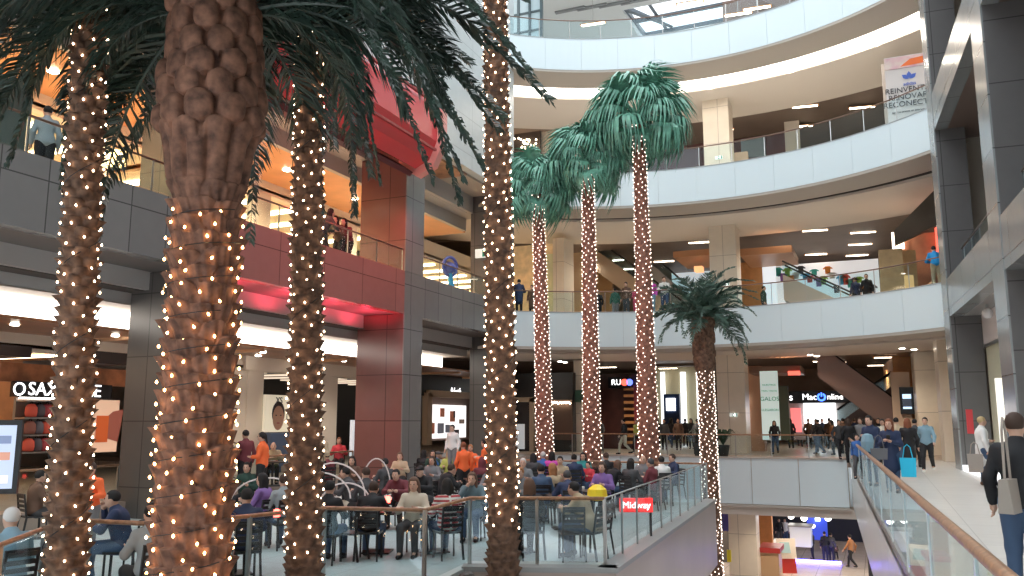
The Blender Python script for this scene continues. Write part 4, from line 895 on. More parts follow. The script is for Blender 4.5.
def palm_label(s): return s
slim_palm('leftmost slim palm trunk wrapped in lights beside the bag shop', 68, 520, 9.7, 87, 100, 9.0, .40, .31, ZT-.1, 6, .12, .095, (560, 96), (-.45, 9, 330, .014, B_warm), M_bark, 1)
slim_palm('slim lit palm trunk standing left of the red pillar', 304, 520, 11.3, 309, 100, 10.5, .44, .28, ZT-.1, 7, .12, .085, (560, 96), (-.2, 10.5, 440, .0145, B_warm), M_bark, 2)
slim_palm('slim lit palm trunk in front of the far dark pillar', 503, 540, 13.0, 496, 60, 12, .45, .30, ZT-.1, 7, .13, .075, (600, 96), (.0, 12, 520, .016, B_warm), M_bark, 3)
def fan_crown(root, top, rx, n, seed, L=.75, pet=.9):
    rnd = random.Random(seed); mes = [fan_mesh('fan_leaf', M_fan, pet, L, seed*10+i) for i in range(3)]
    for i in range(n):
        t = (i+.5)/n; el = R_(72)*(1-t)**.9-R_(38)*t; a = i*2.39996+rnd.uniform(-.2, .2)
        o = link('fan_leaf', mes[i % 3], root); o.location = top-root.location+Vector((0, 0, .15*(1-t)))
        o.rotation_euler = (rnd.uniform(-.3, .3), -el, a); s_ = rx*rnd.uniform(.85, 1.1); o.scale = (s_, s_, s_)
    for i in range(4):
        b = MB(); p = top-root.location; a = i*1.6; b.tube([p, p+Vector((math.cos(a)*.12, math.sin(a)*.12, .7)), p+Vector((math.cos(a)*.3, math.sin(a)*.3, 1.15))], [.03, .02, .005], 5); b.build('young_spear', M_fan, root)
for lb, px, py, d, pxt, pyt, zt, sd, sc in [('tall fan palm nearest the dark pillar, shortest of three', 545, 450, 30.0, 538, 195, 10.0, 5, 1.1), ('tall fan palm in the middle of the three', 592, 450, 28.9, 588, 180, 10.75, 6, 1.1), ('tallest fan palm right of the other two', 649, 450, 28.0, 639, 140, 11.95, 7, 1.38)]:
    root, top, _ = slim_palm(lb, px, py, d, pxt, pyt, zt, .66 if sd < 7 else .74, .36, ZT-2.5, 9, .12, .05, (300, 40), (-.4, zt, 560, .02, B_far), M_barkred, sd)
    fan_crown(root, top+Vector((0, 0, .1)), sc, 46, sd)
# date palm rising from the lower floor
def date_crown(root, top, L, n, seed, m, els=(R_(75), R_(-30)), droop=1.6, skip=None, fn=46, ll=.42, lw=.022, hang=.5, nv=3, azs=None, rscale=.12):
    rnd = random.Random(seed); mes = [frond_mesh('frond', L, droop*(1+.18*i), .0, m, fn, lw, ll, seed*7+i, hang) for i in range(nv)]
    for i in range(n):
        t = (i+.5)/n; el = els[0]*(1-t)+els[1]*t; a = i*2.39996+rnd.uniform(-.2, .2)
        if skip and skip(a, el): continue
        o = link('frond', mes[i % nv], root); o.location = top-root.location+Vector((math.cos(a)*rscale, math.sin(a)*rscale, .25*(1-t)))
        o.rotation_euler = (rnd.uniform(-.4, .4), -el, a); s_ = rnd.uniform(.85, 1.1); o.scale = (s_,)*3
    return mes
pb = at(711, 450, 30); H8 = 11.0
p8 = empty('palm_tree', (pb.x, pb.y, -6.6), 0, 'date palm with lit trunk rising from the lower floor void', 'palm tree')
rad8 = lambda Z: .27+.0*Z+np.where(Z > 10.0, .10*np.clip((Z-10.0)/.4, 0, 1)*.6, 0)
H8 = 11.95; ln8 = ((at(704, 340, 30)-at(714, 450, 30)).dot(Vector((1, 0, 0))))/ (at(704, 340, 30).z-at(714, 450, 30).z)*H8
pat8 = mixz(boots(9, .15, .05), knobs(8, .22, .09), 10.0, .3)
link('trunk', trunk_mesh('trunk', H8, rad8, M_bark, 420, 60, pat8, (ln8*.5, 0)), p8)
light_string('warm string lights wound around the date palm of the void', p8.location, H8, lambda t, z: .295, 600, .02, 8, 2.5, 10.0, None, B_far, lean=(ln8*.5, 0))
top8 = p8.location+Vector((ln8*.5, 0, H8-.05))
date_crown(p8, top8, 2.35, 38, 4, M_fr2, (R_(86), R_(-8)), 1.6, fn=50, ll=.50, lw=.024, hang=.2)

# the big palm in front
DB = 9.3; pB = at(199, 430, DB); HB = 7.9
big = empty('palm_tree', (pB.x, pB.y, ZT-.1), 0, 'massive date palm in front with golden lights and knobbly upper trunk', 'palm tree')
zl = at(206, 195, DB).z-(ZT-.1); zm = at(206, 150, DB).z-(ZT-.1); print('big palm: lights end', zl, 'knobs from', zm)
def radB(Z): return .385-.012*np.clip(Z-1, 0, 3)+np.clip((Z-(zl-.1))/(zm-zl+.55), 0, 1)**1.3*.13-np.clip(Z-6.2, 0, 2)*.05
def tongues(T, Z):
    u = T/(2*np.pi)*11; ci = np.round(u); hs = np.sin(ci*91.7)*4375.5; hs = hs-np.floor(hs); du = np.abs(u-ci)
    return .075*np.clip(1-(du*2.15)**3, 0, 1)
def scales(T, Z):
    Tw = T+.14*np.sin(Z*7+T*2)
    u, v, hs = lattice(Tw, Z, 7, .20, .35); w_ = np.clip(1-(np.abs(u)*1.75)**2, 0, 1); t = np.clip((v+.8)/1.3, 0, 1)
    return .10*(t**1.6)*w_*(v < .52)*(.6+.8*hs)+.012*np.sin(T*23+Z*9)*w_
patB = mixz(mixz(scales, tongues, zl+.22, .18), knobs(9, .28, .15), zm+.32, .30)
link('trunk', trunk_mesh('trunk', HB, radB, M_bark2, 760, 260, patB, (-.22, .1)), big)
light_string('golden string lights wound around the massive front palm', big.location, HB, lambda t, z: float(radB(np.array(z)))+.06, 250, .0165, 11, .25, zl-.08, None, B_gold, turns=12, lean=(-.22, .1))
topB = big.location+Vector((-.22, .1, HB-.35))
cdir = math.atan2(-pB.y, -pB.x)
def dang(a, b): return abs((a-b+math.pi) % (2*math.pi)-math.pi)
def skipB(a, el): return dang(a, cdir) < R_(48) and el < R_(35)
date_crown(big, topB, 4.3, 78, 9, M_fr1, (R_(70), R_(2)), 2.2, skip=skipB, fn=120, ll=.78, lw=.021, hang=.8, nv=4, rscale=.35)
# a few long hanging fronds that frame the trunk
mesL = [frond_mesh('frond', 4.4, dr_, 0, M_fr1, 130, .021, .72, 70+i, .9) for i, dr_ in enumerate((2.5, 3.1, 2.0))]
rightw = math.atan2(RT.y, RT.x)
for i, (da, el, s_, k) in enumerate([(-8, 30, 1.0, 0), (8, 18, .95, 1), (-22, 38, 1.05, 2), (20, 34, 1.05, 0), (-35, 20, .85, 1), (0, 48, 1.1, 2), (35, 25, .95, 2), (168, 30, .95, 0), (182, 15, .8, 1), (196, 36, 1.0, 2), (152, 22, .85, 1), (210, 28, .85, 0), (178, 48, 1.0, 0), (14, 5, .7, 1), (172, 2, .62, 1)]):
    o = link('frond', mesL[k], big); a = rightw+R_(da); o.location = topB-big.location+Vector((math.cos(a)*.35, math.sin(a)*.35, -.1)); o.rotation_euler = (random.uniform(-.3, .3), -R_(el), a); o.scale = (s_,)*3

# ---------------------------------------------------------------- the mall behind the viewer
s = MB()
for k in range(4): s.box(-34, 14, -24.4, -24, 6.6*k+5, 6.6*k+6.6)
s.box(-34, 14, -34, -33.6, -6.6, 30); struct('wall_rear', s, M_white)
s = MB()
for k in range(4): s.box(-34, 14, -34, -24.4, 6.6*k+6.2, 6.6*k+6.55)
struct('floor_rear', s, M_inner)
s = MB(); s.box(-34.3, -34, -34, 70, -6.9, 30); s.box(13.7, 14, -34, 40, -6.9, 30); struct('wall_outer', s, mat('outer_grey', (.30, .26, .23), .6))

# ---------------------------------------------------------------- people
def surface_nets(vol, org, h):
    S = vol < 0; nx, ny, nz = vol.shape
    acc = np.zeros((nx-1, ny-1, nz-1, 3)); cnt = np.zeros((nx-1, ny-1, nz-1))
    cs_ = [(i, j, k) for i in (0, 1) for j in (0, 1) for k in (0, 1)]
    def sub(a, c): return a[c[0]:nx-1+c[0], c[1]:ny-1+c[1], c[2]:nz-1+c[2]]
    for c in cs_:
        for ax in range(3):
            if c[ax]: continue
            d = list(c); d[ax] = 1; a, b = sub(vol, c), sub(vol, d); m = (a < 0) != (b < 0); t = np.where(m, a/np.where(m, a-b, 1), 0)
            for q in range(3): acc[..., q] += np.where(m, c[q]+(t if q == ax else 0), 0)
            cnt += m
    act = cnt > 0; idx = -np.ones(act.shape, int); idx[act] = np.arange(act.sum()); ii = np.argwhere(act)
    v = (acc[act]/cnt[act][:, None]+ii)*h+org; faces = []
    for ax in range(3):
        o1, o2 = [(1, 2), (2, 0), (0, 1)][ax]; sl = [slice(1, -1)]*3
        sl = [slice(1, n-1) for n in vol.shape]; sl[ax] = slice(0, vol.shape[ax]-1); sh = list(sl); sh[ax] = slice(1, vol.shape[ax])
        A = S[tuple(sl)]; B = S[tuple(sh)]
        for flip in (0, 1):
            e = np.argwhere((A & ~B) if not flip else (~A & B))
            if not len(e): continue
            e = e.copy()
            for q in range(3):
                if q != ax: e[:, q] += 1
            def g(d1, d2):
                f = e.copy(); f[:, o1] -= d1; f[:, o2] -= d2; return idx[f[:, 0], f[:, 1], f[:, 2]]
            q = np.stack([g(0, 0), g(1, 0), g(1, 1), g(0, 1)], -1)
            faces.append(q[:, ::-1] if flip else q)
    return v, np.concatenate(faces)
def sdf_mesh(name, prims, h, m, k=.035):
    """prims: ('c', a, b, ra, rb) rounded cone, ('e', centre, radii) ellipsoid, ('x', z_min or function) cut"""
    pts = []
    for p in prims:
        if p[0] == 'c': pts += [(np.array(p[1]), p[3]), (np.array(p[2]), p[4])]
        elif p[0] == 'e': pts += [(np.array(p[1]), max(p[2]))]
    lo_ = np.min([c-r for c, r in pts], 0)-2.5*h; hi = np.max([c+r for c, r in pts], 0)+2.5*h
    n = np.ceil((hi-lo_)/h).astype(int)+1; G = np.stack(np.meshgrid(*[lo_[i]+np.arange(n[i])*h for i in range(3)], indexing='ij'), -1)
    D = None
    for p in prims:
        if p[0] == 'c':
            a, b = np.array(p[1], float), np.array(p[2], float); ab = b-a; t = np.clip(((G-a)@ab)/max(1e-9, ab@ab), 0, 1); d = np.linalg.norm(G-a-t[..., None]*ab, axis=-1)-(p[3]+(p[4]-p[3])*t)
        elif p[0] == 'e':
            q = (G-np.array(p[1]))/np.array(p[2]); l = np.linalg.norm(q, axis=-1); l2 = np.linalg.norm(q/np.array(p[2]), axis=-1); d = l*(l-1)/np.maximum(l2, 1e-6)
        else:
            D = np.maximum(D, p[1](G)); continue
        if D is None: D = d
        else: hh = np.clip(.5+.5*(d-D)/k, 0, 1); D = D*hh+d*(1-hh)-k*hh*(1-hh)
    v, f = surface_nets(D, lo_, h)
    me = bpy.data.meshes.new(name); me.from_pydata(v.tolist(), [], f.tolist()); me.materials.append(m); me.polygons.foreach_set('use_smooth', [True]*len(f)); me.update(); return me
M_skin = mat('skin', (.62, .38, .28), .55)
def J(**k): return k
STAND = J(pel=(0, 0, .95), che=(0, .0, 1.30), nk=(0, .01, 1.45), hd=(0, .04, 1.60), sh=(.162, 0, 1.385), hip=(.09, 0, .90), kn=[(.10, .02, .49), (-.10, .02, .49)], an=[(.10, -.01, .08), (-.10, -.01, .08)], el=[(.25, -.03, 1.12), (-.25, -.03, 1.12)], wr=[(.25, .07, .88), (-.25, .07, .88)])
def P(base, **k): d = dict(base); d.update(k); return d
POSES = {
 'stand': STAND,
 'walk': P(STAND, kn=[(.10, .20, .52), (-.10, -.02, .50)], an=[(.10, .26, .10), (-.10, -.32, .16)], el=[(.25, -.14, 1.14), (-.25, .10, 1.13)], wr=[(.25, -.08, .90), (-.25, .26, .94)]),
 'phone': P(STAND, hd=(0, .07, 1.59), el=[(.23, .02, 1.13), (-.23, .02, 1.13)], wr=[(.07, .28, 1.22), (-.07, .28, 1.20)]),
 'lean': P(STAND, pel=(0, -.12, .94), che=(0, .06, 1.24), nk=(0, .12, 1.38), hd=(0, .18, 1.52), sh=(.17, .08, 1.315), el=[(.28, .20, 1.06), (-.28, .20, 1.06)], wr=[(.10, .38, 1.05), (-.10, .38, 1.05)], hip=(.09, -.1, .9)),
 'bag': P(STAND, wr=[(.26, .04, .87), (-.14, .22, 1.12)], el=[(.26, -.03, 1.12), (-.25, .02, 1.13)]),
 'sit': J(pel=(0, 0, .54), che=(0, .02, .88), nk=(0, .04, 1.03), hd=(0, .07, 1.17), sh=(.165, .02, .965), hip=(.09, .03, .50), kn=[(.12, .44, .50), (-.12, .44, .50)], an=[(.12, .46, .09), (-.12, .40, .09)], el=[(.26, .10, .74), (-.26, .10, .74)], wr=[(.14, .34, .80), (-.14, .34, .80)]),
 'sitlean': J(pel=(0, 0, .54), che=(0, .14, .86), nk=(0, .22, .99), hd=(0, .30, 1.11), sh=(.165, .15, .945), hip=(.09, .03, .50), kn=[(.13, .44, .50), (-.13, .44, .50)], an=[(.13, .40, .09), (-.13, .34, .09)], el=[(.27, .28, .76), (-.27, .28, .76)], wr=[(.10, .46, .80), (-.10, .46, .80)]),
 'sithand': J(pel=(0, 0, .54), che=(0, .08, .88), nk=(0, .13, 1.02), hd=(0, .18, 1.15), sh=(.165, .09, .965), hip=(.09, .03, .50), kn=[(.12, .44, .50), (-.12, .44, .50)], an=[(.12, .46, .09), (-.12, .36, .09)], el=[(.23, .30, .80), (-.26, .24, .76)], wr=[(.08, .30, 1.02), (-.10, .42, .80)]),
}
def make_pose(nm, j, h):
    L = lambda p: np.array(p, float); mir = lambda p, s_: L((p[0]*s_, p[1], p[2]))
    pel, che, nk, hd = map(L, (j['pel'], j['che'], j['nk'], j['hd'])); mid = (pel+che)/2
    upv = (nk-pel)/np.linalg.norm(nk-pel)
    body = [('e', pel, (.155, .115, .13)), ('c', pel, che, .12, .135), ('e', che, (.175, .115, .16)), ('c', che, nk, .10, .06), ('c', nk, hd, .052, .055), ('e', hd+(0, 0, .03), (.073, .092, .105)), ('e', hd+(0, .035, -.045), (.052, .06, .06)), ('e', hd+(0, .10, -.0), (.013, .022, .022))]
    jack = [('e', pel+(0, 0, .0), (.19, .15, .11)), ('e', pel+(0, 0, .08), (.175, .135, .13)), ('c', pel, che, .135, .155), ('e', che, (.183, .135, .17)), ('c', che, nk, .12, .085)]
    trou = [('e', pel, (.17, .13, .13))]
    coat = list(jack)
    hands = []; tips = []
    for s_, i in ((1, 0), (-1, 1)):
        sh = mir(j['sh'], s_); el = L(j['el'][i]); wr = L(j['wr'][i]); hp = mir(j['hip'], s_); kn = L(j['kn'][i]); an = L(j['an'][i])
        body += [('e', hd+(s_*.074, 0, .0), (.012, .02, .03)), ('c', che+(s_*.08, 0, .06), sh, .07, .062), ('c', sh, el, .055, .042), ('c', el, wr, .042, .027), ('c', hp, kn, .092, .056), ('c', kn, an, .054, .036), ('c', an, an+(0, .10, -.03), .035, .03)]
        jack += [('c', che+(s_*.08, 0, .07), sh, .075, .066), ('c', sh, el, .066, .055), ('c', el, wr-(wr-el)*.06, .06, .046)]
        trou += [('c', hp, kn, .112, .074), ('c', kn, an+(0, 0, .02), .072, .056)]
        d = (wr-el)/np.linalg.norm(wr-el); side = np.cross(d, (0, 0, 1.)); side = side/max(1e-6, np.linalg.norm(side)) if abs(d[2]) < .95 else L((0, 1, 0))
        if abs(d[2]) > .6: side = L((0, 1, 0))-d*d[1]; side /= np.linalg.norm(side)
        nrm = np.cross(side, d); palm = wr+d*.05; body += [('c', wr, palm, .026, .03), ('c', palm+side*.018, palm-side*.018+d*.01, .024, .024)]
        for q in range(4):
            b0 = palm+d*.03+side*(-.030+.020*q); ln = (.06, .072, .068, .052)[q]; hands.append([b0-d*.01, b0+d*ln*.5-nrm*.006*s_, b0+d*ln*.85-nrm*.03*s_])
        b0 = palm-side*.028-d*.02; hands.append([b0, b0-side*.026+d*.022, b0-side*.030+d*.052])
        if 'an' in j: tips.append((an, i))
    me = sdf_mesh('body_'+nm, body, h, M_skin)
    hb_ = MB()
    for fch in hands: hb_.tube([Vector(p) for p in fch], [.011, .010, .007], 5)
    # join the fingers into the same mesh
    vs = [tuple(v.co) for v in me.vertices]; fs = [tuple(p.vertices) for p in me.polygons]; n0 = len(vs)
    full = bpy.data.meshes.new('body_'+nm); full.from_pydata(vs+hb_.v, [], fs+[tuple(n0+i for i in f) for f in hb_.f]); full.materials.append(M_skin); full.polygons.foreach_set('use_smooth', [True]*len(full.polygons)); full.update(); bpy.data.meshes.remove(me)
    out = {'body': full, 'jacket': sdf_mesh('jacket_'+nm, jack, h*1.1, M_dark), 'trousers': sdf_mesh('trousers_'+nm, trou, h*1.1, M_dark)}
    out['coat'] = sdf_mesh('coat_'+nm, jack+([('c', pel+(0, -.0, 0), pel+(0, 0, -.35), .16, .19)] if j['kn'][0][2] < .6 and pel[2] > .8 else [('e', pel+(0, .06, -.02), (.21, .22, .10))]), h*1.1, M_dark)
    for an, i in tips:
        b = MB(); a = Vector(an); z = -min(.05, a.z-.03) if a.z < .12 else -.05
        sm = sdf_mesh('shoe', [('c', (a.x, a.y-.03, a.z-.03), (a.x, a.y+.13, a.z-.05), .047, .036), ('c', (a.x, a.y, a.z+.02), (a.x, a.y, a.z-.03), .046, .045)], .018, M_dark); out['shoe%d' % i] = sm
    hc = hd+(0, -.012, .045)
    face = lambda G: -np.maximum(np.maximum(-(G[..., 1]-(hd[1]+.045)), (G[..., 2]-(hd[2]+.075))), -.0+np.abs(G[..., 0]-hd[0])-.07)
    low = lambda zz: (lambda G: zz-G[..., 2])
    out['hair_short'] = sdf_mesh('hair_s', [('e', hc, (.086, .103, .100)), ('x', face), ('x', low(hd[2]-.02))], .014, M_dark)
    out['hair_long'] = sdf_mesh('hair_l', [('e', hc, (.09, .107, .104)), ('c', hd+(.055, -.04, .0), hd+(.07, -.04, -.20), .05, .045), ('c', hd+(-.055, -.04, .0), hd+(-.07, -.04, -.20), .05, .045), ('c', hd+(0, -.07, 0), hd+(0, -.09, -.26), .06, .05), ('x', face)], .014, M_dark)
    out['hair_tail'] = sdf_mesh('hair_t', [('e', hc, (.088, .104, .102)), ('c', hd+(0, -.10, .05), hd+(0, -.15, -.14), .032, .02), ('x', face)], .014, M_dark)
    out['cap'] = sdf_mesh('cap', [('e', hc+(0, 0, .012), (.093, .108, .098)), ('c', hd+(.03, .09, .075), hd+(-.03, .14, .07), .02, .016), ('c', hd+(-.03, .09, .075), hd+(.03, .14, .07), .02, .016), ('x', low(hd[2]+.045))], .014, M_dark)
    e = MB()
    for s_ in (1, -1): e.ball((hd[0]+s_*.028, hd[1]+.097, hd[2]+.022), .010, 6, 4)
    out['eyes'] = e.mesh('eyes', mat('eye_dark', (.03, .02, .02), .3)); e = MB(); e.ball((hd[0], hd[1]+.093, hd[2]-.048), .02, 8, 4, sz=.35); out['mouth'] = e.mesh('mouth', mat('lips', (.45, .16, .14), .5))
    b = MB(); out['hd'] = hd; return out
PM = {k: make_pose(k, j, .024 if k != 'stand' else .024) for k, j in POSES.items()}
COLS = dict(black=(.012, .012, .015), navy=(.02, .035, .09), denim=(.05, .09, .17), blue=(.04, .14, .42), lightblue=(.22, .36, .45), bright=(.02, .28, .62), grey=(.20, .20, .21), dgrey=(.06, .06, .065), white=(.78, .78, .76), cream=(.68, .60, .48), beige=(.52, .40, .27), khaki=(.45, .34, .22), brown=(.13, .07, .045), maroon=(.16, .03, .04), red=(.62, .05, .07), pink=(.75, .10, .18), magenta=(.62, .08, .45), purple=(.22, .12, .35), orange=(.92, .16, .04), green=(.04, .14, .10), dgreen=(.02, .06, .045), teal=(.04, .33, .33), lime=(.45, .52, .14), yellow=(.9, .65, .03), camo=(.32, .36, .38), blond=(.55, .40, .20), auburn=(.22, .07, .03), dbrown=(.055, .030, .02), silver=(.62, .60, .58), hairblack=(.012, .01, .01), skinhead=(.62, .38, .28), orangebrown=(.35, .15, .06), greyteal=(.13, .2, .23))
def cm(c):
    if c == 'stripe': return tiled('cloth_stripe', (.45, .05, .06), 3, .07, .018, .8, 'XZ', gcol=(.75, .72, .68), var=.0)
    return mat('cloth_'+c, COLS[c], .75)
PEOPLE = []
def person(pose, loc, rz, label, top='black', legs='denim', hair='hairblack', hs='short', scale=1.0, coat=False, shoes='black', face=True, group=None):
    M = PM[pose]; o = link('person', M['body']); o.location = loc; o.rotation_euler = (0, 0, rz); o.scale = (scale,)*3
    tag(o, label, 'person', group)
    def kid(n, me, c):
        k = link(n, me, o); k.material_slots[0].link = 'OBJECT'; k.material_slots[0].material = cm(c); return k
    kid('coat' if coat else 'jacket', M['coat' if coat else 'jacket'], top); kid('trousers', M['trousers'], legs); kid('shoe', M['shoe0'], shoes); kid('shoe', M['shoe1'], shoes)
    if hs != 'bald': kid('cap' if hs == 'cap' else 'hair', M[hs if hs == 'cap' else 'hair_'+hs], hair)
    if face: link('eyes', M['eyes'], o); link('mouth', M['mouth'], o)
    PEOPLE.append(o); return o
def vaz(px): # heading (rotation z of a figure whose front is +Y) that looks away from the camera at this column
    d = FW+RT*((px-512)/FPX); return math.atan2(-d.x, d.y)
def head_at(px, py, hz): return onz(px, py, hz)

# ---- cafe chairs and tables
M_chair = mat('chair_black', (.02, .02, .022), .35)
ch = empty('cafe_chair', (0, 0, -50), 0, 'x', 'chair')
b = MB(); b.box(-.21, .21, -.20, .22, .44, .475); b.build('seat', M_chair, ch)
for sx in (-1, 1):
    b = MB(); b.bar((sx*.19, .20, 0), (sx*.185, .19, .44), .03); b.build('leg', M_chair, ch)
    b = MB(); b.bar((sx*.20, -.26, 0), (sx*.185, -.19, .46), .03); b.build('leg', M_chair, ch)
b = MB()
for sx in (-1, 1): b.bar((sx*.19, -.20, .44), (sx*.18, -.27, .92), .03)
b.bar((-.18, -.27, .905), (.18, -.27, .905), .03); bk = b.build('backrest', M_chair, ch)
for i in range(4):
    b = MB(); z = .56+i*.09; yy = -.20-.07*(z-.44)/.48; b.box(-.18, .18, yy-.012, yy+.012, z, z+.055); b.build('back_slat', M_chair, bk)
CH = tree_list(ch)
def chair(loc, rz, label, group='black slatted chairs on the cafe terrace'):
    return copy_tree(ch, CH, loc, rz, label, group)
tb = empty('cafe_table', (0, 0, -50), 0, 'x', 'table')
b = MB(); b.box(-.36, .36, -.36, .36, .70, .735); b.build('table_top', mat('table_dark', (.05, .035, .03), .35), tb)
b = MB(); b.bar((0, 0, .03), (0, 0, .70), .07); b.build('pedestal', M_chair, tb); b = MB(); b.box(-.25, .25, -.25, .25, 0, .03); b.build('base', M_chair, tb)
TB = tree_list(tb)
mt = MB(); mt.box(-.16, .16, -.11, .11, 0, .006); matme = mt.mesh('placemat', mat('placemat_red', (.55, .10, .07), .6))
cup = MB(); cup.lathe([(.028, 0), (.036, .09), (.033, .095), (.026, .01)], n=10); cupme = cup.mesh('cup', mat('cup_white', (.85, .84, .82), .3), True)
pt_ = MB(); pt_.lathe([(.05, 0), (.10, .012), (.105, .018), (.09, .016), (.02, .006)], n=14); plateme = pt_.mesh('plate', MATS['cup_white'], True)
TABLES = []
def table(loc, rz, who):
    for t in TABLES:
        if (t-Vector(loc[:2])).length < .95: return
    TABLES.append(Vector(loc[:2])); loc = Vector(loc)
    copy_tree(tb, TB, loc, rz, 'dark cafe table before the '+who, 'cafe tables'); c, s_ = math.cos(rz), math.sin(rz)
    def w_(x, y): return loc+Vector((c*x-s_*y, s_*x+c*y, .737))
    o = link('placemat', matme); o.location = w_(0, -.2); o.rotation_euler.z = rz; tag(o, 'red placemat before the '+who, 'placemat', 'red placemats on the cafe tables')
    o = link('plate', plateme); o.location = w_(0, -.2)+Vector((0, 0, .006)); tag(o, 'white plate before the '+who, 'plate', 'plates on the cafe tables')
    o = link('cup', cupme); o.location = w_(.2, .05); tag(o, 'white cup before the '+who, 'cup', 'cups on the cafe tables')
